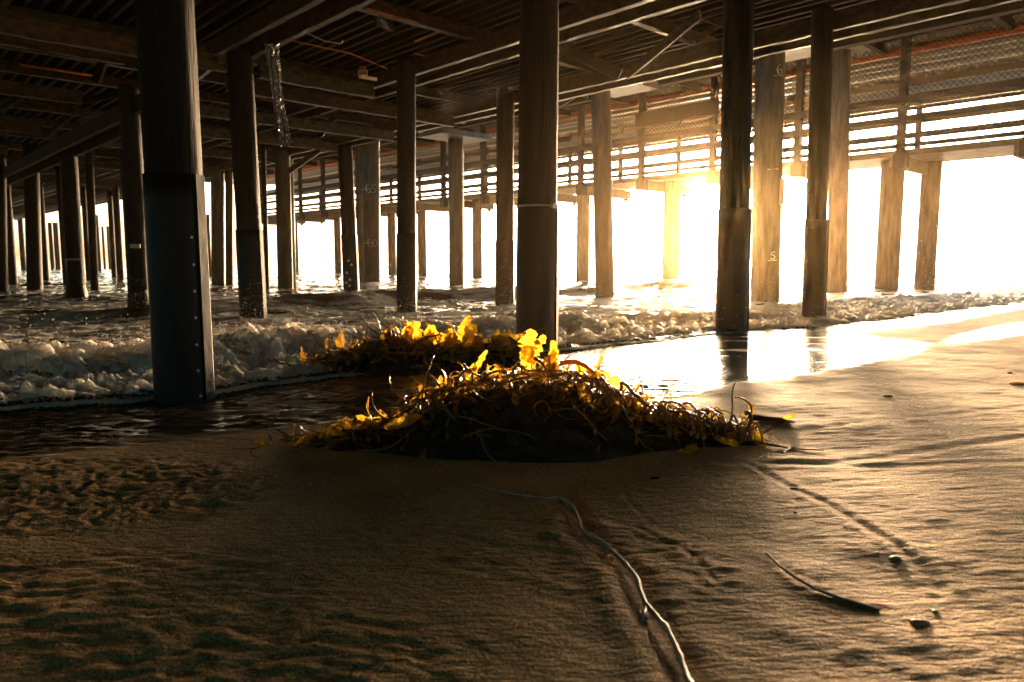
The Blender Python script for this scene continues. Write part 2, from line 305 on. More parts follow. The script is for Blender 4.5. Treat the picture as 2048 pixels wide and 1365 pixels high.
def sand_z(x, y, fine=True):
    u, v = UV(x, y)
    z = -.035 * np.maximum(0, u - 5.0) - .010 * np.clip(3 - u, -30, 0) * 0 + .02 * np.clip(-u, 0, 30)
    z = np.maximum(z, -1.6)
    z = z + .012 * fbm(x * .35, y * .35, 3, 5) * sst(8, 3, u)
    if fine:
        wetm = sst(-.25, .25, u - wet_u(v)); dry = 1 - wetm
        wx = x + .12 * perlin(x * 2.3, y * 2.3, 31); wy = y + .05 * fbm(x * 3.1, y * 2.0, 3, 32)
        # broken current ripples, lower left
        msk = sst(-.1, .35, perlin(x * .9 + 3.1, y * 1.2, 40) + .55 - .5 * np.hypot((x + .95) / 1.3, (y - 2.6) / 1.0))
        ph = wy / .066 + 1.6 * perlin(x * 3.3, y * 4, 33)
        amp = .35 + .65 * np.clip(perlin(x * 5, y * 7, 34) + .5, 0, 1)
        z = z + dry * msk * .0046 * (.5 + .5 * amp) * (1 - .5 * sst(-.4, .4, x)) * np.tanh(1.6 * (perlin(wx * 7, wy * 21, 96) + .4 * perlin(x * 13, y * 30, 97)))
        z = z + dry * msk * .004 * fbm(x * 9, y * 15, 2, 35)
        # lumpy swash marks farther left
        m2 = sst(.1, .5, 1 - np.hypot((x + 2.1) / 1.3, (y - 3.4) / .8))
        z = z + dry * m2 * .010 * (1 - np.abs(fbm(wx * 7, wy * 9, 3, 36)) * 1.6)
        # long drag streaks roughly along the shore on the right
        a = .16; xr = x * math.cos(a) + y * math.sin(a); yr = -x * math.sin(a) + y * math.cos(a)
        m3 = sst(-.5, 1.5, x + .25 * y - .4)
        z = z + dry * m3 * .0011 * fbm(xr * 1.6, yr * 14, 4, 37) + dry * m3 * .0012 * fbm(xr * 5, yr * 30, 1, 38)
        # diagonal drag streaks, near centre
        a = -.75; xr = x * math.cos(a) + y * math.sin(a); yr = -x * math.sin(a) + y * math.cos(a)
        m4 = sst(.3, 1.3, 1.6 - np.hypot((x - .3) / 1.3, (y - 2.3)))
        z = z + dry * m4 * .0028 * fbm(xr * 2.2, yr * 7, 3, 39)
        z = z + dry * .0008 * fbm(x * 13, y * 16, 2, 41)
        z = z + .007 * fbm(x * 1.3, y * 1.6, 3, 42) * sst(6, 4, u)
        for pts, dep, wd in GROOVES:
            d, s_ = seg_dist(x, y, pts)
            z = z - .32 * dry * dep * np.exp(-(d / wd) ** 2) + dry * dep * .2 * np.exp(-((d - 1.6 * wd) / wd) ** 2)
        d, s_ = seg_dist(x, y, STIPE_XY)
        lft = (s_ < 0)
        z = z - .010 * np.exp(-(d / .05) ** 2) + .010 * np.exp(-((d - .10) / .06) ** 2) * np.where(lft, .4, 1)
        for (cx, cy_), r_ in [((-2.73, 6.0), .35), ((.31, 9.2), .4)]:
            z = z - .05 * np.exp(-((x - cx) ** 2 + (y - cy_) ** 2) / r_ ** 2)
        z = z + wetm * sst(7, 4.5, v) * (.011 * fbm(x * 4, y * 12, 2, 90) + .004 * fbm(x * 14, y * 30, 1, 91))
    return z
def sand_pt(px, py, dz=0):
    x, y, z = onz(px, py)
    for _ in range(4):
        z = float(sand_z(np.array([x]), np.array([y]))[0]); x, y, _z = onz(px, py, z)
    return (x, y, z + dz)
rr_ = [.25]
while rr_[-1] < 1.3: rr_.append(rr_[-1] * 1.03)
while rr_[-1] < 14: rr_.append(rr_[-1] * 1.0032)
while rr_[-1] < 60: rr_.append(rr_[-1] * 1.02)
while rr_[-1] < 3200: rr_.append(rr_[-1] * 1.12)
th = np.concatenate([np.arange(-42, 42, .15), np.arange(42, 318, 4.0)])
TH, RR = np.meshgrid(np.radians(th), np.array(rr_))
X = RR * np.sin(TH); Y = RR * np.cos(TH)
Z = sand_z(X, Y)
U, V = UV(X, Y)
wb = wet_u(V) + .06 * fbm(X * 1.2, Y * 1.2, 3, 50) + .07 * fbm(X * 1.2 + Y * .2, Y * 12, 3, 92)
wet = sst(-.16, .12, U - wb)
pool = .8 * sst(.45, -.25, np.hypot((V - 13.3) / 2.6, (U - 3.05 + .05 * fbm(V * 1.5, U * 1.5, 2, 9)) / .34) - 1)
wet = np.maximum(wet, pool)
wet = np.maximum(wet, .25 * sst(-.9, 0, U - wb))
wet = wet * (1 - .25 * sst(.1, .6, fbm(X * 1.5, Y * 3, 3, 51)) * sst(6.5, 5.5, U))
wet = wet * (1 - .05 * sst(7.5, 5, V))
Z = Z - .004 * wet
gr = gridmesh('sand', X, Y, Z, M['sand'], wrap=True, attrs={'wet': wet}); tag(gr, kind='structure')
# ------------------------------------------------------------------ sea
def sea_z(x, y):
    u, v = UV(x, y); e = edge_u(v) + .12 * fbm(v * .9, v * 0 + 3.3, 3, 60) + .05 * perlin(v * 4, v * 0, 61)
    d = u - e
    mean = -.045 - .11 * sst(0, 3.5, d)
    lip = .022 * sst(-.05, .06, d) * (1 - .5 * sst(.1, .5, d)) - .06 * sst(.05, -.25, d)
    z = mean + lip
    # first bore
    uf = np.interp(v, [-5, 1.2, 3, 5, 7, 9, 11, 14, 20, 26], [9.0, 8.7, 8.0, 8.0, 7.6, 8.0, 7.5, 7.1, 7.6, 6.4]) + .45 * fbm(v * .55, v * 0 + 9, 3, 62) + .35 * perlin(v * 1.6, u * .7, 63)
    A = np.interp(v, [-5, 2, 6, 8, 10, 13, 30], [.20, .25, .29, .23, .14, .12, .10]) * (1 + .8 * perlin(v * .8, v * 0 + 5, 64) + .3 * perlin(v * 2.3, u * .4, 95))
    s = (u - uf)
    prof = sst(-.35, 1.0, s) * np.exp(-np.clip(s - .75, 0, 50) / 1.5)
    z = z + A * prof
    bb = puff(x * 2.9, y * 2.9, 3, 65, .5)
    b0 = puff(x * 1.3 + 4, y * 1.9, 3, 83, .5); bm = sst(-.15, .25, s + .3 * (b0 - .5)) * sst(2.6, .9, s)
    z = z + bm * (.18 * (b0 - .40) + .13 * bb - .04 + .03 * (puff(x * 7, y * 7, 1, 80, .6) - .4) + .20 * np.clip(perlin(x * 6, y * 6, 81) - .55, 0, 1) ** 1.5) * (A / .4 + .25)
    # shallow runout: lumps of foam
    lm = sst(.05, .5, d) * sst(.5, -.1, s)
    lb = puff(x * 2.3 + 2.0, y * 4.4, 3, 66, .5)
    z = z + lm * (.11 * np.clip(lb - .25, 0, 1) * (1.3 + perlin(x*7,y*9,82)) + .012 * fbm(x * 3, y * 9, 3, 67))
    # second, unbroken swell and the ones behind
    u2 = 18 + 1.2 * fbm(v * .12, v * 0 + 1, 2, 68); s2 = u - u2
    z = z + .17 * (1 + .6 * perlin(v * .25, v * 0, 69)) * (1 + sst(4, 12, v)) * np.exp(-np.where(s2 < 0, (s2 / 1.0) ** 2, (s2 / 2.6) ** 2))
    for uc, a_, wd in ((30, .16, 2.6), (44, .15, 3.0), (60, .15, 3.5)):
        s3 = u - uc - 2.5 * fbm(v * .06 + uc, v * 0 + uc, 2, 70); z = z + a_ * (.7 + .8 * perlin(v * .1, v * 0 + uc, 71)) * np.exp(-(s3 / wd) ** 2)
    far = sst(1.5, 6, d)
    z = z + far * (.05 * fbm(u * .9, v * .45, 5, 72, .6) + .02 * fbm(x * 3, y * 3, 3, 73)) * (1 + sst(20, 100, u))
    # foam amount, sunlit patches of water included
    streak = fbm(u * 1.3, v * .5, 4, 74)
    foam = bm * (.62 + .6 * sst(.12, .42, bb) + .25 * streak) + .9 * sst(-.02, .05, d) * sst(.22, .08, d)
    foam = np.maximum(foam, lm * (.38 + .9 * sst(.25, .55, lb) + .25 * streak))
    foam = np.maximum(foam, sst(1, 2, s) * sst(14, 5.5, s) * (.84 + .8 * streak))
    foam = np.maximum(foam, sst(4, 9, s) * (.36 + .8 * streak * sst(200, 20, u) + .35 * np.exp(-((s2 - 3.5) / 2.0) ** 2)))  # streaks out here also stand in for sun patches between the piles
    crest = .55 * np.exp(-((s2 + .3) / .8) ** 2) + .3 * np.exp(-((s - .8) / .35) ** 2) * (1 - sst(.2, .6, foam))
    return z, foam, crest, d
rr_ = [3.5]
while rr_[-1] < 26: rr_.append(rr_[-1] * 1.0036)
while rr_[-1] < 110: rr_.append(rr_[-1] * 1.008)
while rr_[-1] < 3200: rr_.append(rr_[-1] * 1.06)
th = np.concatenate([np.arange(-75, -42, 1.5), np.arange(-42, 42, .15), np.arange(42, 76, 1.5)])
TH, RR = np.meshgrid(np.radians(th), np.array(rr_))
X = RR * np.sin(TH); Y = RR * np.cos(TH)
Z, F, CR, DD = sea_z(X, Y)
Z = np.where(RR > 300, -.12, Z)
sea = gridmesh('sea', X, Y, Z, M['sea'], keep=DD > -.35, attrs={'foam': F, 'crest': CR}); tag(sea, kind='structure')
def surf_z(x, y):
    z, f, c, d = sea_z(np.array([x]), np.array([y])); zs = float(sand_z(np.array([x]), np.array([y]), False)[0])
    return max(float(z[0]), zs)
# ------------------------------------------------------------------ piles
rnd = random.Random(7)
def column(r0, r1, z0, z1, sides, rings, seed, rough=0.0, cx=0., cy=0., lean=(0, 0)):
    zz = np.linspace(z0, z1, rings); aa = np.linspace(0, 2 * math.pi, sides, endpoint=False)
    A, Zz = np.meshgrid(aa, zz); t = (Zz - z0) / (z1 - z0)
    r = r0 + (r1 - r0) * t
    if rough:
        n = perlin(A * 6 / 6.2832 * 3 + seed * 7.7, Zz * .6, seed) * .9 + perlin(A * 18 / 6.2832 + seed, Zz * 1.7, seed + 3) * .5
        n = n * (.5 + .5 * np.cos(A * 0)); nb = perlin(np.cos(A) * 1.3 + seed, np.sin(A) * 1.3 + Zz * .5, seed + 5)
        r = r * (1 + rough * n + rough * .8 * nb)
    Xc = cx + lean[0] * (Zz - z0) + r * np.cos(A); Yc = cy + lean[1] * (Zz - z0) + r * np.sin(A)
    Xc[:, :]; v = np.stack([Xc, Yc, Zz], -1).reshape(-1, 3)
    f = []
    for i in range(rings - 1):
        for k in range(sides):
            k2 = (k + 1) % sides; f.append((i * sides + k, i * sides + k2, (i + 1) * sides + k2, (i + 1) * sides + k))
    f.append(tuple(range(sides))[::-1]); f.append(tuple((rings - 1) * sides + k for k in range(sides)))
    return v, f
def pile(name, px, py, w_, top, kind, label, group, topx=None, jack=None, zsurf=-.15, sides=28):
    x, y, _ = onz(px, py, zsurf); r = w_ / FPX * y / 2
    if kind == 'timber' and sides > 20: r = max(.19, r)
    lean = (0, 0)
    if topx:   # (px, py) of the pile's centre line at some height
        q = aty(topx[0], topx[1], y); lean = ((q[0] - x) / (q[2] - zsurf), 0)
    z0 = zsurf - .7; seed = int(px) % 997
    e = empty(name, (x, y, zsurf), label, 'pile', group)
    top = top + HCAM
    if kind == 'timber':
        rs = r * (.98 if jack else 1)
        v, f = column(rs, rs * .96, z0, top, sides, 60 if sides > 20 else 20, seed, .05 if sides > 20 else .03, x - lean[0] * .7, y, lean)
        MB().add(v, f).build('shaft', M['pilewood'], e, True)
        if jack:
            jz = aty(px, jack, y)[2]
            v, f = column(r * 1.05, r * 1.03, z0, jz, 32, 14, seed, .006, x - lean[0] * .7, y, lean)
            j = MB().add(v, f).build('jacket', M['jacket'], e, True)
            # lapped seam: a narrow raised batten, nailed
            for ang in (R(-14),):
                cx = x + r * 1.05 * math.cos(ang); cy_ = y + r * 1.05 * math.sin(ang)
                sm = MB(); n_ = np.array([math.cos(ang), math.sin(ang), 0]); tt = np.array([-math.sin(ang), math.cos(ang), 0])
                L3 = np.array([lean[0], 0, 1.0])
                sm.box(np.array([cx, cy_, (z0 + jz) / 2]) + L3 * 0 + np.array([lean[0] * ((z0 + jz) / 2 - zsurf), 0, 0]), n_ * .014, tt * (.05 * r / .22), L3 * (jz - z0) / 2)
                sm.build('seam_batten', M['jacket'], j)
    else:
        v, f = column(r, r * .99, z0, top, 30, 30, seed, .006, x, y, lean)
        MB().add(v, f).build('shaft', M['concrete'], e, True)
    e['r'] = r
    return e, (x, y, r, lean)
GT, GC = 'round timber piles under the pier', 'round concrete piles of the outer pier'
DZ = 4.62
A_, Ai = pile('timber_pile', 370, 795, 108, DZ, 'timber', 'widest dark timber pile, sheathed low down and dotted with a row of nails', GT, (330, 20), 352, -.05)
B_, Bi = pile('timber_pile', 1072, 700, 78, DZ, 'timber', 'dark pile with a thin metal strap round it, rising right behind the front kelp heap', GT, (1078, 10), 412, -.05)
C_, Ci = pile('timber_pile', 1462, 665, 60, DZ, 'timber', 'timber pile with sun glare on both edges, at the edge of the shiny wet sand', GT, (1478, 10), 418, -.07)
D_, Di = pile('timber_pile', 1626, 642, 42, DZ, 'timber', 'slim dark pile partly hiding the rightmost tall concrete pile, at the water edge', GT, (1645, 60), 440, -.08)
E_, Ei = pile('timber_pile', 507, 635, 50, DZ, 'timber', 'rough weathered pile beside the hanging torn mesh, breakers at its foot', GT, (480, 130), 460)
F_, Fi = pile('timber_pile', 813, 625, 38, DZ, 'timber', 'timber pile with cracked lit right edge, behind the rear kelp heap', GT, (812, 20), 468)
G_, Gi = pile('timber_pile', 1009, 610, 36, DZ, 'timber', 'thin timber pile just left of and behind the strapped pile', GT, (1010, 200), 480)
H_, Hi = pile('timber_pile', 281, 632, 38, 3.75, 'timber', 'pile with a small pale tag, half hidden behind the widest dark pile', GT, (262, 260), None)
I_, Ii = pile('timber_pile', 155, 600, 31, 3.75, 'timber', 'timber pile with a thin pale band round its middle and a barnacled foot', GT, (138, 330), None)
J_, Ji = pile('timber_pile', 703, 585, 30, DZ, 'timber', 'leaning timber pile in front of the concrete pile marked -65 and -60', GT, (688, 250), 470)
def small(px, py, w_, label, group=GT, kind='timber', top=DZ, topx=None, name='timber_pile', sides=14):
    return pile(name, px, py, w_, top, kind, label, group, topx, None, -.15, sides)
small(70, 581, 28, 'dark pile with a flared barnacled foot, second thick one from the left frame edge', topx=(64, 380))
small(27, 571, 16, 'slim dark pile next to the thick pile cut by the left frame edge')
small(5, 584, 20, 'dark pile cut by the left frame edge, standing in the water', topx=(2, 400))
small(190, 581, 15, 'thin pile with crusted foot just right of the pale-banded pile', topx=(182, 400))
small(242, 562, 13, 'thin pink-edged pile left of the tagged pile')
small(534, 584, 10, 'very thin post hugging the right side of the weathered pile by the torn mesh', topx=(528, 350))
far = [(48, 542, 10), (106, 540, 8), (117, 540, 10), (132, 570, 10), (178, 562, 10), (200, 544, 7), (210, 538, 5), (220, 538, 5), (229, 557, 10), (260, 581, 9), (93, 564, 12)]
FARL = ['thin distant pile in the first bright gap right of the frame-edge piles', 'thinner of two close distant piles left of the pale-banded pile', 'wider of two close distant piles left of the pale-banded pile', 'thin pile touching the left side of the pale-banded pile', 'thin pile touching the right side of the pale-banded pile', 'leftmost of three hair-thin distant posts left of the pink-edged pile', 'middle one of three hair-thin distant posts left of the pink-edged pile', 'rightmost of three hair-thin distant posts left of the pink-edged pile', 'thin pile half covered by the pink-edged pile, on its left', 'thin pile touching the left side of the pile with the pale tag', 'thin pile showing just right of the dark pile with flared foot']
for (px, py, w_), lb in zip(far, FARL):
    small(px, py, w_, lb, 'distant timber piles at far left', sides=10)
NC = 'concrete_pile'
P_, Pi = pile(NC, 1530, 605, 56, 5.95, 'c', 'thickest pale concrete pile with chalk marks and a pale rectangular patch', GC, (1541, 110))
Q_, Qi = pile(NC, 1675, 585, 38, 8.0, 'c', 'tall concrete pile directly behind the slim dark pile at the water edge', GC, (1682, 110))
R_, Ri = pile(NC, 1211, 592, 38, 5.82, 'c', 'concrete pile with white flared cap between the strapped pile and the sun glare', GC, (1203, 200))
T_, Ti = pile(NC, 913, 571, 30, 5.8, 'c', 'plain concrete pile alone in the gap left of the thin timber pile', GC, (911, 270))
S_, Si = pile(NC, 744, 568, 34, 7.2, 'c', 'concrete pile carrying the chalk depth marks -65 and -60', GC, (741, 250))
small(724, 566, 17, 'dark narrow pile tucked between the leaning pile and the marked concrete pile', GC, 'c', 6.5, name=NC)
U_, Ui = pile(NC, 571, 580, 30, 4.6, 'c', 'pale edged concrete pile right of the weathered pile, thin pipe beside it', GC, (565, 340))
small(436, 570, 26, 'left and thicker of the two concrete piles right of the widest dark pile', GC, 'c', 4.6, (434, 340), NC)
small(458, 570, 15, 'right and thinner of the two concrete piles right of the widest dark pile', GC, 'c', 4.6, (457, 340), NC)
GW = 'concrete piles under the walkway'
for px, py, w_, tz, lb in [(1341, 575, 35, 3.45, 'walkway pile standing alone in the brightest gap left of the glare'), (1165, 568, 27, 3.45, 'walkway pile just right of the strapped pile'),
                           (1772, 574, 44, 3.45, 'widest walkway pile, white spray at its foot, left of the last pair at right'), (1848, 571, 37, 3.45, 'spray speckled walkway pile, nearest to the right frame edge'),
                           (955, 560, 20, 3.45, 'slim walkway pile between plain concrete pile and thin timber pile'), (845, 559, 18, 3.45, 'slim walkway pile hugging the right side of the pile behind the rear kelp'),
                           (785, 560, 17, 3.45, 'slim walkway pile between the marked concrete pile and the cracked timber pile'), (677, 556, 14, 3.45, 'slim walkway pile just left of the leaning timber pile'),
                           (594, 546, 9, 3.45, 'thinnest walkway pile, distant, right of the pile with the thin pipe')]:
    s_ = (px - 1024) / FPX; Dp = (32.8 if px == 1848 else 31.4) / (T2[0] * s_ + T2[1])
    pile('walkway_pile', px, YH + FPX * (HCAM + .15) / Dp * 1.0, w_, 3.95, 'c', lb, GW)
small(420, 553, 9, 'thin distant pile directly beside the widest dark pile, seen against the sea', GW, 'c', 3.4, name='walkway_pile')
# trims on single piles
def ring(pi_, z, h, m, name, parent, k=1.08):
    x, y, r, lean = pi_; v, f = column(r * k, r * k, z, z + h, 32, 2, 1, 0, x + lean[0] * (z - 0), y)
    return MB().add(v, f).build(name, m, parent, True)
zb = aty(1072, 414, Bi[1])[2]
st = ring(Bi, zb - .012, .03, M['steel'], 'strap', B_, 1.075)
bk = MB()
ang = R(-40); q = np.array([Bi[0] + Bi[2] * 1.09 * math.cos(ang) + Bi[3][0] * zb, Bi[1] + Bi[2] * 1.09 * math.sin(ang), zb])
bk.box(q, (.012, -.012, 0), (.03, .03, 0), (0, 0, .03)); bk.tube([q + (-.05, -.05, .0), q + (.05, .02, 0)], .009, 6)
bk.build('buckle', M['steel'], st)
zi = aty(150, 521, Ii[1])[2]; ring(Ii, zi, .05, M['patch'], 'band', I_, 1.09)
zh = aty(278, 493, Hi[1])[2]
MB().box((Hi[0] + .08, Hi[1] - Hi[2] * 1.0, zh), (.11, 0, 0), (0, .012, 0), (0, 0, .045)).build('tag_plate', M['patch'], H_)
# nails on the widest pile and the leaning one
for px, py in [(383, 475), (387, 530), (389, 583), (391, 636), (393, 690), (396, 742), (401, 792)]:
    x, y, r, lean = Ai
    for Yd in np.linspace(y - r * 1.3, y, 60):
        q = aty(px, py, Yd); cx = x + lean[0] * q[2]
        if math.hypot(q[0] - cx, Yd - y) <= r * 1.06: break
    v, f = column(.009, .006, 0, .012, 8, 2, 1)
    d = np.array([q[0] - cx, Yd - y, 0]); d /= np.linalg.norm(d)
    mb = MB(); mb.tube([np.array(q) - d * .01, np.array(q) + d * .006], .011, 8)
    mb.build('nail', M['steel'], A_)
for px, py in [(697, 522), (703, 530), (694, 546), (700, 560), (693, 566), (699, 572)]:
    x, y, r, lean = Ji; q = np.array(aty(px, py, y - r)); MB().tube([q + (0, .04, 0), q - (0, .03, 0)], .05, 8).build('nail', M['steel'], J_)
# barnacled feet
def foot(pi_, e, k, zt):
    x, y, r, lean = pi_
    v, f = column(r * k, r * 1.05, -.5, zt, 26, 14, int(abs(x) * 31), .12, x, y)
    MB().add(v, f).build('barnacle_crust', M['darkwood'], e, True)
foot(Ii, I_, 1.55, .35); foot(Hi, H_, 1.3, .45)
# handwritten depth marks
def arc(cx, cy_, rx, ry, a0, a1, n=12): return [(cx + rx * math.cos(R(a0 + (a1 - a0) * i / n)), cy_ + ry * math.sin(R(a0 + (a1 - a0) * i / n))) for i in range(n + 1)]
GLY = {'6': [arc(.62, .42, .55, .62, 110, 190, 8) + arc(.4, .24, .26, .24, 180, 540, 14)], '0': [arc(.35, .45, .3, .42, 90, 450, 18)],
       '5': [[(.62, .95), (.2, .9), (.14, .56)] + arc(.32, .3, .28, .28, 110, -150, 12)], '-': [[(0, .42), (.75, .45)]], '_': [[(-.25, -.18), (.95, -.12)]]}
def write(text, pi_, parent, px, py, size, adv=.62, th_=.09, mname='chalk'):
    x, y, r, lean = pi_; q = aty(px, py, y - r); a0 = math.asin(max(-.95, min(.95, (q[0] - x - lean[0] * q[2]) / r)))
    mb = MB(); off = 0; rr = r * 1.012
    for ch in text:
        for stq in GLY[ch]:
            pts = []
            for gx, gy in stq:
                a = a0 + (off + gx) * size / r; pts.append((x + lean[0] * q[2] + rr * math.sin(a), y - rr * math.cos(a), q[2] + gy * size))
            mb.tube(pts, size * th_, 5, .5)
        off += 0 if ch == '_' else (adv if ch != '-' else .55)
    mb.build('chalk_mark', M[mname], parent)
write('-65', Si, S_, 724, 386, .42); write('-60', Si, S_, 727, 494, .42)
write('_6', Pi, P_, 1553, 148, .26); write('_5', Pi, P_, 1540, 519, .22); write('_', Pi, P_, 1540, 336, .26)
x, y, r, lean = Pi; z0 = aty(1550, 412, y)[2]; z1 = aty(1550, 360, y)[2]
a = np.linspace(R(-68), R(-28), 8); mb = MB(); rr = r * 1.013
vv = [(x + rr * math.cos(t), y + rr * math.sin(t), zz) for zz in (z0, z1) for t in a]
mb.add(vv, [(i, i + 1, i + 9, i + 8) for i in range(7)]); mb.build('pale_patch', M['patch'], P_)
# thin pipe on the pale-edged concrete pile
mb = MB(); x, y, r, lean = Ui; mb.tube([(x + r * 1.25, y, -.3), (x + r * 1.25 + lean[0] * 5, y, 5.2)], .06, 8); mb.build('pipe', M['pipe'], U_, True)
# ------------------------------------------------------------------ pier superstructure
def beam(p0, p1, w_, h_, seed=0, rough=.0, seg=.35):
    """timber with a slightly worn, ragged section; p0/p1 centre line"""
    p0 = np.array(p0, float); p1 = np.array(p1, float); L_ = np.linalg.norm(p1 - p0); t = (p1 - p0) / L_
    s = np.cross(t, (0, 0, 1.)); s /= np.linalg.norm(s); up = np.cross(s, t)
    n = max(2, int(L_ / seg)) if rough else 2; rg = np.random.RandomState(seed); mb = MB(); c = min(w_, h_) * .06
    sec = [(-w_ / 2 + c, -h_ / 2), (w_ / 2 - c, -h_ / 2), (w_ / 2, -h_ / 2 + c), (w_ / 2, h_ / 2), (-w_ / 2, h_ / 2), (-w_ / 2, -h_ / 2 + c)]
    vs_ = []; wob = np.cumsum(rg.randn(n + 1, 2), 0) * .004 * (1 if rough else 0)
    for i in range(n + 1):
        b = p0 + t * L_ * i / n
        for k, (a_, z_) in enumerate(sec):
            j = rg.randn(2) * rough * (1 if k in (0, 1, 2, 5) else .3); vs_.append(b + s * (a_ + j[0]) + up * (z_ + j[1] + 0 * wob[i, 0]))
    fs = []
    for i in range(n):
        for k in range(6):
            k2 = (k + 1) % 6; fs.append((i * 6 + k, (i + 1) * 6 + k, (i + 1) * 6 + k2, i * 6 + k2))
    fs.append(tuple(range(6))); fs.append(tuple(n * 6 + k for k in range(6))[::-1]); mb.add(vs_, fs)
    return mb
deck = empty('pier_deck', P(10, 8, 6.0), 'dark timber deck framing of the old pier with paired girders, joists and planking overhead', 'pier deck')
ZB = HCAM + 4.25
k = 0
for v_, u0, u1, zb_ in [(2.1, -8, 95, ZB), (6.5, -9, 16.2, ZB), (5.35, 15.6, 95, HCAM + 3.15), (10.5, -10, 95, ZB), (14.3, -10, 95, ZB), (-2.4, -8, 95, ZB)]:
    for sgn in (-1, 1):
        k += 1; near = v_ in (6.5, 10.5, 14.3)
        uu = u0
        splits = [u0, min(u0 + 24, u1), u1] if u1 - u0 > 30 else [u0, u1]
        for a_, b_ in zip(splits[:-1], splits[1:]):
            r_ = .006 if a_ == u0 else 0
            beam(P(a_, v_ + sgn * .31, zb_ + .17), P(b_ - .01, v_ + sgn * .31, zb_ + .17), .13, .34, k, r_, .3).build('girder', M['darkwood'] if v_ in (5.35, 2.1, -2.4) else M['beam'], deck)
rg = random.Random(3)
us = [-4, 0.5, 3.4, 9.2, 12.2, 17.2, 19.6, 22, 27, 30, 33, 37, 41, 46, 52, 58, 65, 73, 82, 92]
for i, u_ in enumerate(us):
    v0 = -9 if u_ > 7 else -4; v1 = 16 if u_ > 9 else 16
    m_ = M['greenbeam'] if i % 4 == 1 else M['beam']
    zc = ZB + .34 + .13
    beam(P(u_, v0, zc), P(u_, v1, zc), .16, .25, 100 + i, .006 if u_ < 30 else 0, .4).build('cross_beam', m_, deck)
for i, (u_, v0, v1, dz) in enumerate([(14.6, -5, 5.9, -.62), (16.9, -6, 4.7, -.25), (20.5, -8, 4.7, -.5), (25.5, -9, 4.7, -.6), (31, -10, 4.7, -.6), (15.8, 7.1, 10, -.32), (17.6, 7.1, 13.9, -.3), (20.8, 7.1, 13.9, -.35), (24.5, 7, 13.9, -.3), (29, 6, 13.9, -.3), (36, 5, 13.9, -.3), (44, 5, 13.9, -.3)]):
    beam(P(u_, v0, ZB + .17 + dz), P(u_, v1, ZB + .17 + dz), .15, .3, 200 + i, .008, .35).build('tie_beam', M['greenbeam'] if i in (5, 7) else M['beam'], deck)
# stringers running out to sea above the cross beams
zj = ZB + .34 + .25 + .16
n_j = 0
for v_ in np.arange(-9, 16.4, .30):
    vv = v_ + rg.uniform(-.05, .05); n_j += 1
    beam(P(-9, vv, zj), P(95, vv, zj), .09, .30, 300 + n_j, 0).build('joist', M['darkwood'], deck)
# planks: across the joists, narrow gaps between
mb = MB(); u_ = -30.; zp = zj + .15 + .03
while u_ < 95:
    wpl = .24
    mb.box(P(u_, -7.0, zp + rg.uniform(-.004, .004)), np.array(P(wpl / 2 - rg.choice((.005, .005, .005, .013)), 0)), np.array(P(0, 23.8)), (0, 0, .03)); u_ += wpl
mb.build('deck_planks', M['darkwood'], deck)
# diagonal braces
def brace(a, b, w_=.07, h_=.22, m='beam', s=1): beam(a, b, w_, h_, s, .004, .4).build('brace', M[m], deck)
brace(P(14.8, 15.2, ZB + .0), P(11.0, 15.6, ZB + 1.25)); brace(P(13.2, 15.0, ZB + .1), P(15.6, 16.0, ZB + 1.2), s=2)
brace(aty(1118, 110, 15), aty(1165, 55, 15.5), .06, .12, 'greenbeam', 3)
brace(aty(1255, 150, 16.5), aty(1400, 30, 14.5), .06, .2, 'beam', 4); brace(aty(1130, 95, 16.8), aty(1240, 150, 16.5), .06, .25, 'darkwood', 5)
brace(aty(1390, 85, 15.6), aty(1440, 45, 15.6), .05, .12, 'beam', 6); brace(aty(1375, 22, 15.4), aty(1452, 52, 15.4), .05, .12, 'greenbeam', 7)
brace(aty(1305, 160, 20), aty(1333, 142, 20), .06, .14, 'beam', 8)
brace(aty(192, 165, 17), aty(228, 60, 17), .1, .18, 'darkwood', 9); brace(aty(635, 230, 22), aty(670, 150, 22), .1, .2, 'darkwood', 10)
brace(aty(640, 270, 24), aty(668, 235, 24), .1, .2, 'darkwood', 11); brace(aty(440, 120, 14.5), aty(392, 158, 17), .08, .12, 'beam', 12)
brace(aty(575, 345, 28), aty(640, 300, 28), .1, .2, 'beam', 13)
for i in range(34):
    u_ = rg.uniform(9, 40); v_ = rg.uniform(-7, 14); a_ = rg.choice((-1, 1)) * rg.uniform(.6, 1.8); b_ = rg.uniform(.4, 2.2)
    brace(P(u_, v_, ZB + rg.uniform(.0, .2)), P(u_ + a_, v_ + b_, ZB + .62), .05, rg.choice((.09, .14, .18)), rg.choice(('beam', 'darkwood', 'greenbeam')), 20 + i)
# rusty conduits under the old deck
def pipe(pts, r, m, parent, name='conduit'): return MB().tube(pts, r, 8).build(name, M[m], parent, True)
cz = HCAM + 4.62
def cpt(px, py): d = ray(px, py); k_ = (cz - HCAM) / d[2]; return (d[0] * k_, d[1] * k_, cz)
pipe([cpt(735, 18), cpt(790, 34), cpt(832, 45), cpt(883, 61), cpt(830, 83)], .022, 'orange', deck)
pipe([cpt(570, 79), cpt(700, 107), cpt(780, 140)], .018, 'orange', deck)
pipe([cpt(830, 108), cpt(868, 117)], .02, 'orange', deck)
pipe([cpt(520, 198), cpt(612, 214), cpt(576, 233)], .03, 'orange', deck)
pipe([cpt(120, 79), cpt(190, 93)], .03, 'orange', deck); pipe([cpt(40, 130), cpt(190, 152)], .03, 'orange', deck)
pipe([aty(1252, 98, 20), aty(1277, 107, 20)], .05, 'orange', deck)
pipe([aty(612, 66, 12), aty(650, 83, 12), aty(682, 88, 12), aty(686, 82, 12)], .008, 'pipe', deck, 'cable')
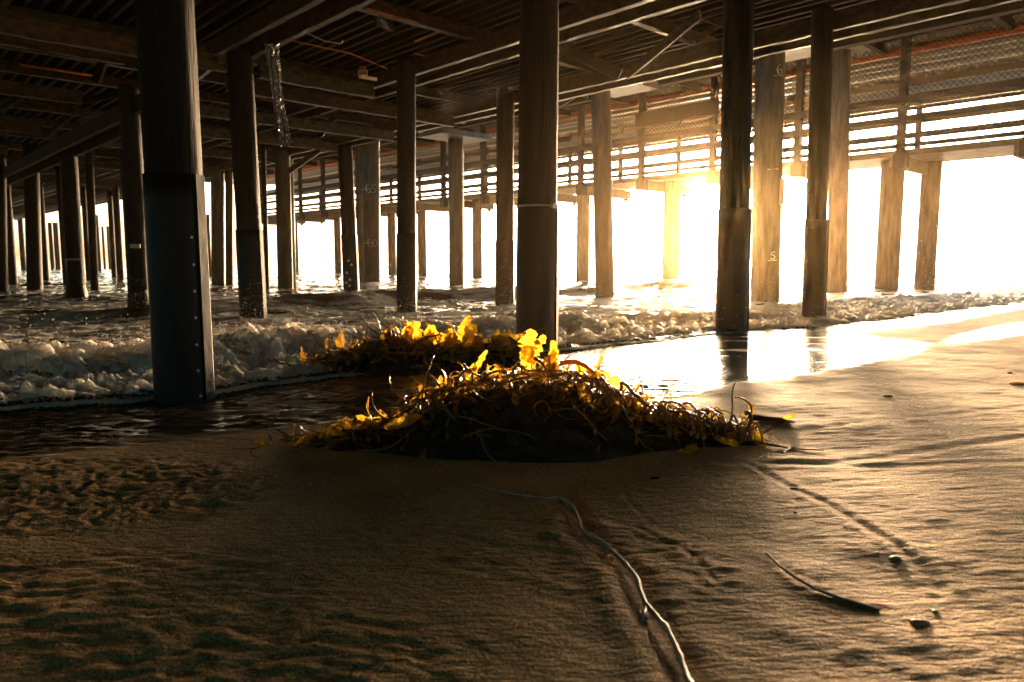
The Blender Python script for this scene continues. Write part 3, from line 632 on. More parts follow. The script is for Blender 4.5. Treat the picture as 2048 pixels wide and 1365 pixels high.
# small framed sign hung below the old deck
Ys = 13.0
sg = empty('hanging_sign', aty(726, 150, Ys), 'tiny rusty and yellow framed three-cell sign hanging under the old deck', 'sign')
def plate(px0, py0, px1, py1, Y, m, name, parent, dy=.012):
    a = np.array(aty(px0, py1, Y)); b = np.array(aty(px1, py0, Y)); return MB().box((a + b) / 2, ((b - a)[0] / 2, 0, 0), (0, dy, 0), (0, 0, (b - a)[2] / 2)).build(name, M[m], parent)
plate(719, 134, 732, 141, Ys, 'rust', 'rusty_plate', sg)
fr = plate(716, 141, 735, 151, Ys, 'yellow', 'frame', sg)
for i in range(3):
    c_ = plate(717.6 + i * 5.6, 143, 722.2 + i * 5.6, 149.4, Ys - .018, 'black', 'sign_cell', sg, .004)
tx = MB()
for i, ch in enumerate('PRZ'):
    q = aty(718.6 + i * 5.6, 148.6, Ys - .026); h_ = 5.0 * Ys / FPX; w__ = 2.4 * Ys / FPX
    G = {'P': [[(0, 0), (0, 1), (1, 1), (1, .5), (0, .5)]], 'R': [[(0, 0), (0, 1), (1, 1), (1, .5), (0, .5), (1, 0)]], 'Z': [[(0, 1), (1, 1), (0, 0), (1, 0)]]}[ch]
    for s_ in G: tx.tube([(q[0] + a_ * w__, q[1], q[2] + b_ * h_) for a_, b_ in s_], .004, 4)
tx.build('lettering', M['paleboard'], sg)
MB().box(aty(725, 128, Ys), (.006, 0, 0), (0, .006, 0), (0, 0, .08)).build('hanger', M['wire'], sg)
pb = beam(aty(720, 153, 13.2), aty(752, 159, 13.6), .06, .05, 9, .004, .1).build('loose_board', M['paleboard'], None)
tag(pb, 'short pale board lodged under the tiny framed sign', 'board')
# torn mesh hanging from the girder
def netpatch(corners_fn, nu, nv, r, m, name, parent=None, jit=.0, hole=None, seed=1):
    rg_ = random.Random(seed); pts = {}
    mb = MB()
    def g(i, j):
        if (i, j) not in pts:
            p = np.array(corners_fn(i / nu, j / nv)); pts[(i, j)] = p + np.array([rg_.uniform(-jit, jit) for _ in range(3)])
        return pts[(i, j)]
    for i in range(nu + 1):
        for j in range(nv):
            if hole and hole(i / nu, j / nv, rg_): continue
            i2 = i + (1 if j % 2 == 0 else -1)
            if 0 <= i2 <= nu and i % 2 == 0: mb.tube([g(i, j), g(i2, j + 1)], r, 3, cap=False)
            i3 = i - (1 if j % 2 == 0 else -1)
            if 0 <= i3 <= nu and i % 2 == 0: mb.tube([g(i, j), g(i3, j + 1)], r, 3, cap=False)
            if i % 2 == 1: pass
    return mb
def netfn(a, b):
    xl = 529 + 32 * b; xr = 556 + 30 * b - 6 * math.sin(b * 3); Y = 10.6 + .5 * b + .12 * math.sin(a * 12 + b * 5)
    return aty(xl + (xr - xl) * a, 88 + 205 * b, Y)
mb = MB(); rg_ = random.Random(5); NU, NV = 11, 60
G = [[np.array(netfn((i + .5 * (j % 2)) / NU, j / NV)) + [rg_.uniform(-.012, .012) for _ in range(3)] for i in range(NU + 1)] for j in range(NV + 1)]
for j in range(NV):
    for i in range(NU + 1):
        if j > 50 and rg_.random() < (j - 48) / 14: continue
        if rg_.random() < .06: continue
        a_ = G[j][i]
        for d in ((0, 1) if j % 2 == 0 else (0, 1)):
            i2 = i + (d - 1 if j % 2 == 0 else d)
            if 0 <= i2 <= NU: mb.tube([a_, G[j + 1][i2]], .006, 4, cap=False)
nt_ = mb.build('torn_mesh', M['netwire']); tag(nt_, 'torn strip of dark wire mesh dangling from the girder beside the weathered pile', 'wire mesh')
# second limp strip near the top centre
mb = MB(); G = [[np.array(aty(880 + 150 * i / 30 + 2 * (j % 2), 178 + 42 * i / 30 * .2 - 40 * i / 30 + j * 4.2 * (1 - .4 * i / 30), 17.5)) + [rg_.uniform(-.01, .01) for _ in range(3)] for i in range(31)] for j in range(15)]
for j in range(14):
    for i in range(30):
        i2 = i + (1 if (i + j) % 2 == 0 else 0); mb.tube([G[j][i], G[j + 1][min(30, i + (1 if j % 2 else 0))]], .004, 3, cap=False)
        if i > 0 or j % 2: mb.tube([G[j][i], G[j + 1][max(0, i - (0 if j % 2 else 1))]], .004, 3, cap=False)
o_ = mb.build('sagging_mesh', M['wire']); tag(o_, 'sagging sheet of diamond wire mesh fixed under the girder left of the strapped pile', 'wire mesh')
# ------------------------------------------------------------------ outer concrete pier
outer = empty('concrete_pier_deck', P(20, 20, 7.2), 'pale concrete deck of the outer pier with wide caps over the concrete piles', 'pier deck')
zo = HCAM + 6.0
for i, (u_, v_) in enumerate([(Pi[0], Pi[1]), (Qi[0], Qi[1]), (Ri[0], Ri[1]), (Ti[0], Ti[1]), (Si[0], Si[1])]):
    uu, vv = UV(u_, v_); ztop = [5.95, 7.72, 5.82, 5.8, 7.2][i] + HCAM
    mb = MB(); mb.box(P(uu, vv, ztop + .12), np.array(P(.95, 0)), np.array(P(0, 1.5)), (0, 0, .12)); mb.build('pile_cap', M['soffit'], outer)
mb = MB()
for i in range(10):
    mb.box(P(52.5, 17.2 + i * .5, zo + .62 + .004 * (i % 2)), np.array(P(42.5, 0)), np.array(P(0, .243)), (0, 0, .06))
mb.build('soffit_boards', M['soffit'], outer)
mb = MB()
for i in range(15): mb.box(P(-10.2, 16.9 + i * .36, zo + .60 + .004 * (i % 3)), np.array(P(20, 0)), np.array(P(0, .17)), (0, 0, .05))
mb.build('dark_boards', M['darkwood'], outer)
for u_ in [-8, -3, 2, 6, 10.5, 13.4, 16.3, 20.5, 24.8, 28.5, 32, 37, 42, 48, 55, 63, 72, 82]:
    MB().box(P(u_, 19.4, zo + .38), np.array(P(.18, 0)), np.array(P(0, 2.5)), (0, 0, .17)).build('cross_girder', M['darkwood'] if u_ < 10 else M['concrete'], outer)
for v_ in (17.3, 21.7):
    MB().box(P(42, v_, zo + .30), np.array(P(53, 0)), np.array(P(0, .15)), (0, 0, .24)).build('edge_girder', M['darkwood'], outer)
# ------------------------------------------------------------------ walkway on the far side
VW = 29.0
walk = empty('walkway', P(25, 31, 4.5), 'raised timber walkway with rails, hung below the outer deck along the far side', 'walkway')
ZW = HCAM
NP_ = 17
for kx in range(-2, NP_):
    u_ = 6.35 + 3.92 * kx
    mb = MB(); mb.box(P(u_, VW, ZW + 5.8), np.array(P(.13, 0)), np.array(P(0, .13)), (0, 0, 2.35)); mb.build('post', M['post'], walk)
    mb = MB(); mb.box(P(u_ - .02, VW + .05, ZW + 3.62), np.array(P(.22, 0)), np.array(P(0, .2)), (0, 0, .26)); mb.build('post_shoe', M['post'], walk)
    mb = MB(); mb.box(P(u_ + .30, VW + 2.3, ZW + 3.66), np.array(P(.10, 0)), np.array(P(0, 2.2)), (0, 0, .24)); br = mb.build('bracket', M['plank'], walk)
    mb = MB(); mb.box(P(u_ + .30, VW + 4.15, ZW + 3.34), np.array(P(.06, 0)), np.array(P(0, .12)), (0, 0, .075)); mb.build('bracket_foot', M['post'], br)
    mb = MB(); mb.box(P(u_ + .9, VW + 4.4, ZW + 5.9), np.array(P(.1, 0)), np.array(P(0, .1)), (0, 0, 1.9)); mb.build('back_post', M['post'], walk)
UA, UB = -4, 68
def rail(v_, z_, h_, d_, m, name):
    MB().box(P((UA + UB) / 2, v_, ZW + z_), np.array(P((UB - UA) / 2, 0)), np.array(P(0, d_)), (0, 0, h_)).build(name, M[m], walk)
for z_, h_ in ((4.13, .08), (4.47, .10), (5.10, .11), (5.42, .07), (5.78, .13)): rail(VW - .16, z_, h_, .03, 'post', 'rail')
for z_, h_ in ((4.35, .07), (5.15, .09), (5.75, .1), (6.5, .1)): rail(VW + 4.55, z_, h_, .03, 'post', 'back_rail')
rail(VW + .24, 3.93, .115, .04, 'plank', 'fascia')
mb = MB()
for i in range(9): mb.box(P((UA + UB) / 2, VW + .55 + i * .47, ZW + 4.0 + .003 * (i % 2)), np.array(P((UB - UA) / 2, 0)), np.array(P(0, .225)), (0, 0, .035))
mb.build('floor_planks', M['plank'], walk)
# a solid board panel between two posts
MB().box(P(20, VW - .22, ZW + 6.65), np.array(P(2.25, 0)), np.array(P(0, .04)), (0, 0, .33)).build('board_panel', M['post'], walk)
# service pipes in a bundle above the walkway
pp = [(.16, 7.72, 'orange', 'long orange pipe strapped along the top of the pipe run above the walkway'), (.10, 7.42, 'pipe', None), (.09, 7.22, 'pipe', None), (.13, 6.98, 'pipe', None), (.19, 6.18, 'pipe', 'fat pale pipe running low behind the walkway fence')]
lab = ['thin upper pale pipe just below the long orange pipe', 'thin middle pale pipe of the bundle over the walkway', 'thicker pale pipe at the bottom of the upper bundle']
li = 0
for r_, z_, m_, lb in pp:
    if lb is None: lb = lab[li]; li += 1
    o_ = MB().tube([P(u_, VW + .7, ZW + z_) for u_ in (UA - 4, 15, 30, 50, UB)], r_, 12).build('service_pipe', M[m_], None, True)
    tag(o_, lb, 'pipe', 'service pipes above the walkway')
# hangers
for kx in range(-2, 14):
    MB().box(P(8.3 + 3.92 * kx, VW + .7, ZW + 7.98), np.array(P(.03, 0)), np.array(P(0, .03)), (0, 0, .2)).build('pipe_hanger', M['rust'], walk)
# high deck over the walkway
hd = empty('upper_deck', P(25, 31, 9.4), 'dark upper deck roofing over the walkway and its pipes', 'pier deck')
mb = MB(); mb.box(P(32, 31.2, ZW + 8.35), np.array(P(46, 0)), np.array(P(0, 6.6)), (0, 0, .1)); mb.build('slab', M['darkwood'], hd)
for v_ in (25.5, 27.2, 29.0, 31.5, 34, 37):
    MB().box(P(32, v_, ZW + 8.1), np.array(P(45.8, 0)), np.array(P(0, .12)), (0, 0, .14)).build('deck_girder', M['darkwood'], hd)
for kx in range(-3, 16):
    MB().box(P(7.0 + 3.92 * kx, VW - 2.2, ZW + 7.62), np.array(P(.09, 0)), np.array(P(0, 2.0)), (0, 0, .15)).build('outrigger', M['darkwood'], hd)
# chain link fence
mb = MB(); pitch = .2; z0, z1 = ZW + 4.05, ZW + 7.9; H_f = z1 - z0
u_ = UA - H_f
while u_ < 48:
    for sgn in (1, -1):
        a0, b0 = (u_, u_ + H_f)
        lo, hi = max(a0, UA), min(b0, 48)
        if hi <= lo: continue
        if sgn == 1: za, zb_ = z0 + (lo - a0), z0 + (hi - a0)
        else: za, zb_ = z1 - (lo - a0), z1 - (hi - a0)
        mb.tube([P(lo, VW - .24 + .012 * sgn, za), P(hi, VW - .24 + .012 * sgn, zb_)], .012, 3, cap=False)
    u_ += pitch
f_ = mb.build('chain_link_fence', M['wire']); tag(f_, 'long sheet of diamond chain link fencing stretched along the walkway', 'fence')
# ------------------------------------------------------------------ kelp
kr = random.Random(11)
def blade_mesh(base, direction, L_, W_, curl, seed, fringe=.25, up=(0, 0, 1)):
    r_ = random.Random(seed); d = np.array(direction, float); d /= np.linalg.norm(d); n = 14; m_ = 4
    side = np.cross(d, up); side = side / (np.linalg.norm(side) + 1e-9) if np.linalg.norm(side) > .05 else np.array([1., 0, 0])
    nrm = np.cross(side, d); p = np.array(base, float); vs_ = []; ph = r_.uniform(0, 6)
    for i in range(n + 1):
        t = i / n; wd = W_ * (math.sin(math.pi * min(1, t * .86 + .1)) ** .6) * (1 + fringe * r_.uniform(-.9, .9))
        for j in range(m_ + 1):
            s_ = j / m_ - .5; wv = .16 * W_ * math.sin(7 * t + ph + 3 * s_) + .05 * W_ * math.sin(23 * t + ph * 2 + 9 * s_)
            vs_.append(p + side * s_ * wd + nrm * wv)
        c = curl * L_ / n * 4; d = d + nrm * c / L_ + np.array([r_.uniform(-.06, .06) for _ in range(3)]); d /= np.linalg.norm(d)
        nrm = np.cross(side, d); p = p + d * L_ / n
    return vs_, [(i * (m_ + 1) + j, i * (m_ + 1) + j + 1, (i + 1) * (m_ + 1) + j + 1, (i + 1) * (m_ + 1) + j) for i in range(n) for j in range(m_)]
def curly(p, d, L_, n, wig, rg_, grav=.0, floor=None):
    pts = [np.array(p, float)]; d = np.array(d, float); d /= np.linalg.norm(d); tw = np.array([rg_.uniform(-1, 1) for _ in range(3)]) * wig
    for i in range(n):
        tw = tw * .8 + np.array([rg_.uniform(-1, 1) for _ in range(3)]) * wig * .5
        d = d + tw; d[2] -= grav; d /= np.linalg.norm(d); q = pts[-1] + d * L_ / n
        if floor is not None:
            fz = floor(q[0], q[1])
            if q[2] < fz + .008: q[2] = fz + .008; d[2] = abs(d[2]) * .3
        pts.append(q)
    return pts
def kelp_heap(label, sil, Yr, depth, floorz, n_tube, n_blade, lean_fn, bright, scale):
    """sil: (px, py) top silhouette; Yr(px) ridge distance"""
    xs = [s_[0] for s_ in sil]; ys = [s_[1] for s_ in sil]
    x0 = aty(xs[0], ys[0], Yr(xs[0]))[0]; x1 = aty(xs[-1], ys[-1], Yr(xs[-1]))[0]
    sx = np.array([aty(a_, b_, Yr(a_))[0] for a_, b_ in sil]); sz = np.array([max(.0, aty(a_, b_, Yr(a_))[2] - floorz) for a_, b_ in sil]); sy = np.array([Yr(a_) for a_ in xs])
    def hgt(x, y):
        yc = np.interp(x, sx, sy); h0 = np.interp(x, sx, sz, left=0, right=0); dd = (y - yc) / np.where(y < yc, depth[0], depth[1]) / (.35 + .65 * np.clip(h0 / max(sz), 0, 1))
        return h0 * np.clip(1 - np.abs(dd) ** 1.7, 0, 1)
    top = lambda x, y: float(floorz + hgt(np.array(x), np.array(y)))
    root = empty('kelp_heap', ((x0 + x1) / 2, float(sy.mean()), floorz), label, 'kelp')
    gx = np.linspace(x0 - .05, x1 + .05, 200); gy = np.linspace(float(sy.min()) - depth[0] - .1, float(sy.max()) + depth[1] + .1, 90)
    GX, GY = np.meshgrid(gx, gy); GH = hgt(GX, GY)
    nzv = .07 * scale * (billow(GX * 7, GY * 7, 4, 5) - .45) * sst(0, .08, GH)
    GZ = floorz - .05 + np.maximum(0, GH * .86 - .02) + nzv + .05 * sst(0, .02, GH)
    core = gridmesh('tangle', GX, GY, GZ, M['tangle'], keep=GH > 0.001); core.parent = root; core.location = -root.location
    mb = MB()
    for i in range(n_tube):
        x = kr.uniform(x0, x1); yc = float(np.interp(x, sx, sy)); y = yc + kr.gauss(0, .35) * (depth[0] if kr.random() < .6 else depth[1])
        hh = top(x, y) - floorz
        if hh < .01 and kr.random() < .7: continue
        p = (x, y, top(x, y) - .01)
        a_ = kr.uniform(0, 6.28); d = (math.cos(a_), .5 * math.sin(a_), kr.uniform(-.15, .3))
        L_ = kr.uniform(.12, .38) * scale
        pts = curly(p, d, L_, 9, .30, kr, .10, lambda a, b: top(a, b) - .012)
        r_ = kr.choice([.003, .005, .007, .010]) * scale * kr.uniform(.8, 1.2); mb.tube(pts, [r_ * (1 - .5 * q / 9) for q in range(10)], 5)
    st_ = mb.build('stipe_tangle', M['stipe'], root, True); st_['kind'] = 'stuff'
    mb = MB()
    for i in range(n_tube):
        x = kr.uniform(x0, x1); yc = float(np.interp(x, sx, sy)); y = yc + kr.gauss(0, .4) * (depth[0] if kr.random() < .6 else depth[1])
        if top(x, y) - floorz < .02: continue
        a_ = kr.uniform(0, 6.28); v, f = blade_mesh((x, y, top(x, y) - .015), (math.cos(a_), .6 * math.sin(a_), kr.uniform(-.3, .35)), kr.uniform(.08, .24) * scale, kr.uniform(.02, .05) * scale, kr.uniform(-2, 2), kr.randrange(99999), .35)
        mb.add(v, f)
    bt = mb.build('matted_blades', M['strap'], root, True); bt['kind'] = 'stuff'
    nb = 0
    while nb < n_blade:
        x = kr.uniform(x0, x1); px = 1024 + FPX * x / 4.3 if False else None
        if kr.random() > bright(x): continue
        yc = float(np.interp(x, sx, sy)); y = yc + kr.uniform(-.55, .3) * depth[0] * .8
        p = (x, y, top(x, y) - .01); d = lean_fn(kr)
        v, f = blade_mesh(p, d, kr.uniform(.05, .16) * scale, kr.uniform(.025, .06) * scale, kr.uniform(-2, 2), kr.randrange(9999))
        MB().add(v, f).build('blade', M['blade'], root, True); nb += 1
    return root, top
SILF = [(528, 905), (570, 893), (610, 880), (650, 868), (690, 852), (740, 845), (790, 836), (830, 812), (870, 784), (900, 768), (950, 760), (1000, 752), (1040, 742), (1080, 738), (1120, 740), (1170, 752), (1200, 768), (1240, 790), (1280, 806), (1340, 822), (1400, 834), (1460, 846), (1500, 856), (1525, 880)]
front, ftop = kelp_heap('big dark kelp heap on dry sand, with an upright fan of yellow blades on top', SILF, lambda px: 4.30 + .15 * (px - 528) / 1000, (.52, .45), .0, 420, 66,
                        lambda r_: (r_.uniform(-1, 1), r_.uniform(-.4, .4), r_.uniform(.05, .9)), lambda x: .10 if x < .25 else 1.0, 1.0)
SILR = [(600, 735), (640, 720), (680, 706), (730, 694), (780, 676), (820, 672), (870, 682), (930, 688), (980, 684), (1030, 688), (1060, 700)]
rear, rtop = kelp_heap('lower kelp heap in the swash behind the big one, topped with bright yellow blades', SILR, lambda px: 7.7, (.75, .5), -.06, 420, 85,
                       lambda r_: (r_.uniform(-1, 1), r_.uniform(-.4, .4), r_.uniform(.2, 1.2)), lambda x: .12 if x < -1.35 else 1.0, 1.5)
def add_blade(px, py, Y, d, L_, W_, curl, seed, root, fr_=.3, up=(0, 1, 0)):
    v, f = blade_mesh(aty(px, py, Y), d, L_, W_, curl, seed, fr_, up); return MB().add(v, f).build('blade', M['blade'], root, True)
# the upright fan and its neighbours
add_blade(1056, 742, 4.38, (-.12, 0, 1), .16, .085, .05, 1, front, .5); add_blade(1052, 722, 4.37, (.22, 0, 1), .20, .10, -.05, 2, front, .6)
add_blade(1060, 728, 4.39, (.42, 0, 1), .20, .06, .1, 21, front, .6)
add_blade(1112, 736, 4.42, (-.15, 0, 1), .18, .055, .15, 3, front, .3); add_blade(1104, 738, 4.4, (.05, 0, 1), .13, .06, -.1, 22, front, .3)
add_blade(950, 742, 4.4, (.45, .1, .9), .15, .035, .1, 4, front); add_blade(935, 760, 4.35, (.3, 0, .8), .12, .03, .2, 5, front)
add_blade(1180, 742, 4.42, (1, 0, -.35), .26, .05, .0, 6, front, .7); add_blade(1150, 735, 4.42, (1, 0, -.2), .2, .06, -.1, 7, front, .4)
add_blade(1240, 800, 4.3, (1, 0, -.25), .28, .05, .1, 8, front); add_blade(1300, 830, 4.3, (1, 0, -.1), .25, .055, .1, 9, front)
add_blade(1508, 860, 4.25, (.25, -.1, -.6), .13, .07, .1, 10, front, .1); add_blade(1478, 890, 4.1, (-.8, 0, .25), .15, .04, .1, 11, front, .2)
add_blade(1395, 892, 4.0, (-.9, 0, -.35), .12, .05, .1, 12, front, .3)
add_blade(535, 904, 4.2, (1, 0, .16), .28, .035, .0, 13, front, .1); add_blade(600, 890, 4.2, (.6, 0, .5), .12, .06, .3, 14, front); add_blade(640, 880, 4.25, (.8, 0, .4), .2, .06, .1, 15, front)
add_blade(770, 858, 4.05, (.9, 0, .45), .22, .065, .0, 16, front, .2); add_blade(700, 858, 4.25, (1, 0, .25), .25, .04, .2, 17, front)
add_blade(915, 690, 7.6, (.3, 0, 1), .35, .10, .1, 18, rear); add_blade(930, 684, 7.6, (.5, 0, 1), .28, .12, -.2, 19, rear); add_blade(990, 690, 7.6, (.9, 0, .3), .4, .18, .0, 20, rear)
for i, (a_, b_) in enumerate([(870, 700), (890, 705), (905, 700), (940, 705), (955, 700), (970, 708), (985, 700), (1005, 705), (1020, 705), (850, 690), (835, 682), (815, 685)]):
    add_blade(a_, b_, 7.45, (kr.uniform(-.7, .7), 0, 1), .22, kr.uniform(.09, .16), kr.uniform(-.2, .2), 40 + i, rear, .3)
for i in range(14):
    a_ = 560 + i * 15 + kr.uniform(-6, 6); b_ = float(np.interp(a_, [q_[0] for q_ in SILF], [q_[1] for q_ in SILF])) + 6
    add_blade(a_, b_, 4.2, (kr.choice((-1, 1)) * kr.uniform(.5, 1), 0, kr.uniform(.05, .6)), kr.uniform(.08, .2), kr.uniform(.03, .06), kr.uniform(-1.5, 1.5), 300 + i, front, .4)
# prominent stipes and floats
def stipe(pts_px, Y, r, root, m='stipe', taper=.5):
    pts = [np.array(aty(a_, b_, Y if not hasattr(Y, '__call__') else Y(i))) for i, (a_, b_) in enumerate(pts_px)]
    # smooth by Catmull-Rom
    out = []
    for i in range(len(pts) - 1):
        p0, p1, p2, p3 = pts[max(0, i - 1)], pts[i], pts[i + 1], pts[min(len(pts) - 1, i + 2)]
        for t in np.linspace(0, 1, 6, endpoint=False):
            out.append(.5 * ((2 * p1) + (-p0 + p2) * t + (2 * p0 - 5 * p1 + 4 * p2 - p3) * t * t + (-p0 + 3 * p1 - 3 * p2 + p3) * t ** 3))
    out.append(pts[-1]); n = len(out)
    return MB().tube(out, [r * (1 - taper * i / n) for i in range(n)], 8).build('stipe', M[m], root, True)
stipe([(1240, 770), (1250, 768), (1275, 795), (1310, 818), (1350, 823), (1390, 830), (1420, 845)], 4.2, .012, front)
stipe([(1244, 770), (1240, 790), (1236, 800)], 4.2, .011, front)
stipe([(1040, 725), (1028, 738), (1022, 752)], 4.3, .012, front); stipe([(1068, 716), (1085, 728), (1095, 750), (1098, 778)], 4.2, .012, front, taper=.85)
stipe([(1120, 727), (1150, 724), (1175, 735), (1190, 748)], 4.35, .016, front, 'float', .2)
stipe([(1195, 810), (1205, 794), (1225, 788), (1245, 795), (1255, 812)], 4.1, .008, front, 'float', .2)
stipe([(1315, 826), (1335, 806), (1360, 808), (1375, 825)], 4.25, .009, front); stipe([(1355, 815), (1375, 806), (1390, 818), (1400, 835)], 4.28, .009, front)
stipe([(1330, 822), (1336, 850), (1342, 865)], 4.1, .006, front); stipe([(1245, 812), (1255, 835), (1268, 850)], 4.08, .006, front)
stipe([(1490, 828), (1498, 826), (1502, 840), (1490, 868), (1478, 890)], 4.12, .014, front)
stipe([(830, 805), (845, 780), (865, 765), (880, 775)], 4.3, .008, front); stipe([(858, 750), (875, 765), (885, 790)], 4.3, .009, front)
stipe([(910, 770), (925, 745), (940, 740), (945, 760), (930, 785)], 4.32, .009, front); stipe([(960, 770), (975, 750), (1000, 742), (1018, 748), (1030, 742)], 4.33, .010, front)
stipe([(690, 862), (720, 845), (760, 838), (790, 842)], 4.25, .007, front); stipe([(800, 830), (830, 808), (870, 785)], 4.2, .006, front)
stipe([(920, 878), (960, 862), (1000, 858), (1050, 868), (1075, 880)], 3.85, .004, front); stipe([(690, 900), (670, 925), (655, 940)], 3.9, .004, front)
stipe([(540, 660), (545, 640), (550, 620)], 9.5, .008, rear); stipe([(580, 640), (588, 622)], 9.5, .008, rear)
for i in range(60):
    bx = kr.uniform(1130, 1510); by = float(np.interp(bx, [s_[0] for s_ in SILF], [s_[1] for s_ in SILF])) + kr.uniform(0, 14); w__ = kr.uniform(14, 34); hh = kr.uniform(8, 22)
    stipe([(bx, by + 8), (bx + w__ * .2, by - hh * .5), (bx + w__ * .55, by - hh * .7), (bx + w__, by + 6), (bx + w__ * 1.1, by + 26)], 4.2 + kr.uniform(-.1, .1), kr.uniform(.005, .009), front, 'stipe' if i % 3 else 'float')
def floatball(px, py, Y, r, root, k=1.25):
    mb = MB(); c = np.array(aty(px, py, Y)); n = 9
    mb.tube([c + np.array([0, 0, r * k * math.cos(math.pi * i / n)]) for i in range(n + 1)], [max(.001, r * math.sin(math.pi * i / n)) for i in range(n + 1)], 12)
    return mb.build('float', M['float'], root, True)
floatball(1219, 800, 4.12, .032, front); floatball(1300, 836, 4.1, .02, front); floatball(1282, 818, 4.15, .014, front)
for i in range(10): floatball(kr.uniform(1380, 1500), kr.uniform(850, 882), 4.1, kr.uniform(.008, .014), front)
# stalk sticking out on the right
stk = empty('kelp_stalk', aty(1545, 842, 4.75), 'stout reddish kelp stalk lying on the sand, poking out right of the big heap', 'kelp')
pa = sand_pt(1500, 838, .012); pb_ = sand_pt(1590, 848, .010)
MB().tube([np.array(pa) * (1 - t) + np.array(pb_) * t for t in np.linspace(0, 1, 8)], [.020, .022, .021, .02, .019, .018, .012, .004], 10).build('stem', M['stipe'], stk, True)
v, f = blade_mesh(sand_pt(1503, 838, .03), (.1, 0, 1), .09, .05, .2, 71, .3, (0, 1, 0)); MB().add(v, f).build('blade', M['blade'], stk, True)
v, f = blade_mesh(sand_pt(1565, 845, .02), (.9, 0, .35), .10, .03, .1, 72, .3, (0, 1, 0)); MB().add(v, f).build('blade', M['blade'], stk, True)
# ------------------------------------------------------------------ litter on the sand
pts = []
for i, (a_, b_) in enumerate(STIPE_PX): pts.append(np.array(sand_pt(a_, b_, .012 + (.012 if i % 4 == 2 else .004))))
lead = [np.array(sand_pt(a_, b_, .004)) for a_, b_ in [(940, 968), (1000, 985), (1060, 994), (1095, 999)]]
o_pts = []
allp = lead + pts
for i in range(len(allp) - 1):
    for t in np.linspace(0, 1, 5, endpoint=False): o_pts.append(allp[i] * (1 - t) + allp[i + 1] * t)
o_pts.append(allp[-1]); n = len(o_pts)
rad = []
for i in range(n):
    seg = (i % 9); rad.append((.0062 + .0026 * (i / n)) * (1.45 if seg == 0 else 1.12 if seg in (1, 8) else .92) * (.6 if i < 18 else 1))
long_ = empty('dry_stipe', tuple(o_pts[n // 2]), 'long knotted pale stem winding over the sand toward the camera', 'kelp')
MB().tube(o_pts, rad, 10).build('stem', M['drystipe'], long_, True)
kn = np.array(sand_pt(1292, 1222, .016)); k2 = np.array(sand_pt(1284, 1250, .008))
MB().tube([kn, (kn + k2) / 2 + (0, 0, .004), k2], [.006, .007, .003], 8).build('side_shoot', M['drystipe'], long_, True)
k3 = np.array(sand_pt(1292, 1240, .008)); MB().tube([(kn + k2) / 2, k3, k3 + (.004, -.012, -.002)], [.005, .004, .002], 8).build('side_shoot', M['drystipe'], long_, True)
v, f = blade_mesh(sand_pt(1272, 1166, .014), (1, -.2, .1), .018, .010, 0, 5); MB().add(v, f).build('leaf_scrap', M['blade'], long_, True)
tw = [np.array(sand_pt(a_, b_, dz)) for a_, b_, dz in [(1533, 1110, .006), (1560, 1138, .010), (1590, 1160, .009), (1630, 1182, .007), (1680, 1200, .005), (1725, 1212, .003), (1760, 1222, .002)]]
o_ = MB().tube(tw, [.0035, .0042, .005, .0055, .006, .0055, .003], 8).build('twig', M['twig'], None, True); tag(o_, 'thin curved dark twig lying alone on the sand, right of the winding stem', 'twig')
o_.location = (0, 0, 0)
def pebble(px, py, s, m, label, seed, cat='pebble', name='pebble', el=1.0):
    x, y, z = sand_pt(px, py); r_ = np.random.RandomState(seed); n1, n2 = 8, 12; vs_ = []
    for i in range(n1 + 1):
        ph = math.pi * i / n1
        for j in range(n2):
            t_ = 2 * math.pi * j / n2; k_ = 1 + .18 * math.sin(3 * t_ + seed) * math.sin(ph) + .1 * r_.randn() * math.sin(ph)
            vs_.append((x + s * el * k_ * math.sin(ph) * math.cos(t_), y + s * .7 * k_ * math.sin(ph) * math.sin(t_), z + s * .08 + s * .45 * math.cos(ph)))
    fs = [(i * n2 + j, (i + 1) * n2 + j, (i + 1) * n2 + (j + 1) % n2, i * n2 + (j + 1) % n2) for i in range(n1) for j in range(n2)]
    o = MB().add(vs_, fs).build(name, M[m], None, True); tag(o, label, cat, 'small litter on the sand'); return o
pebble(1838, 1246, .020, 'shell', 'orange-red shell fragment low on the right side of the sand', 1, 'shell', 'shell', 1.5)
pebble(1870, 1224, .011, 'pebble', 'shiny pale pebble just above the orange-red shell fragment', 2)
pebble(1755, 1106, .007, 'pebble', 'leftmost of the three tiny pale pebbles beside the long groove', 3)
pebble(1790, 1116, .013, 'pebble', 'flat elongated pale pebble among the three beside the long groove', 4, el=1.6)
pebble(1811, 1099, .008, 'pebble', 'small pale pebble at the groove, uppermost of the three', 5)
pebble(1118, 1138, .006, 'shell', 'tiny brown pebble left of the winding stem', 6)
pebble(1690, 1055, .006, 'pebble', 'single white speck of pebble above the three by the groove', 7)
pebble(1418, 1078, .005, 'pebble', 'tiny pale pebble between the winding stem and the twig', 8)
pebble(1586, 978, .014, 'tangle', 'small dark lump of weed in the groove', 9, 'kelp', 'kelp_scrap', 1.6)
pebble(1776, 793, .020, 'tangle', 'dark flat kelp scrap on the smooth sand at right', 10, 'kelp', 'kelp_scrap', 1.8)
pebble(2035, 768, .03, 'blade', 'yellowish kelp scrap at the right frame edge', 11, 'kelp', 'kelp_scrap', 2.2)
pebble(2020, 747, .018, 'tangle', 'small dark lump on the sand above the yellowish scrap', 12, 'kelp', 'kelp_scrap', 1.3)
pebble(1310, 957, .014, 'tangle', 'dark weed crumb just below the big kelp heap', 13, 'kelp', 'kelp_scrap', 1.8)
pebble(1590, 1026, .007, 'tangle', 'dark speck right of centre below the groove start', 14, 'kelp', 'kelp_scrap')
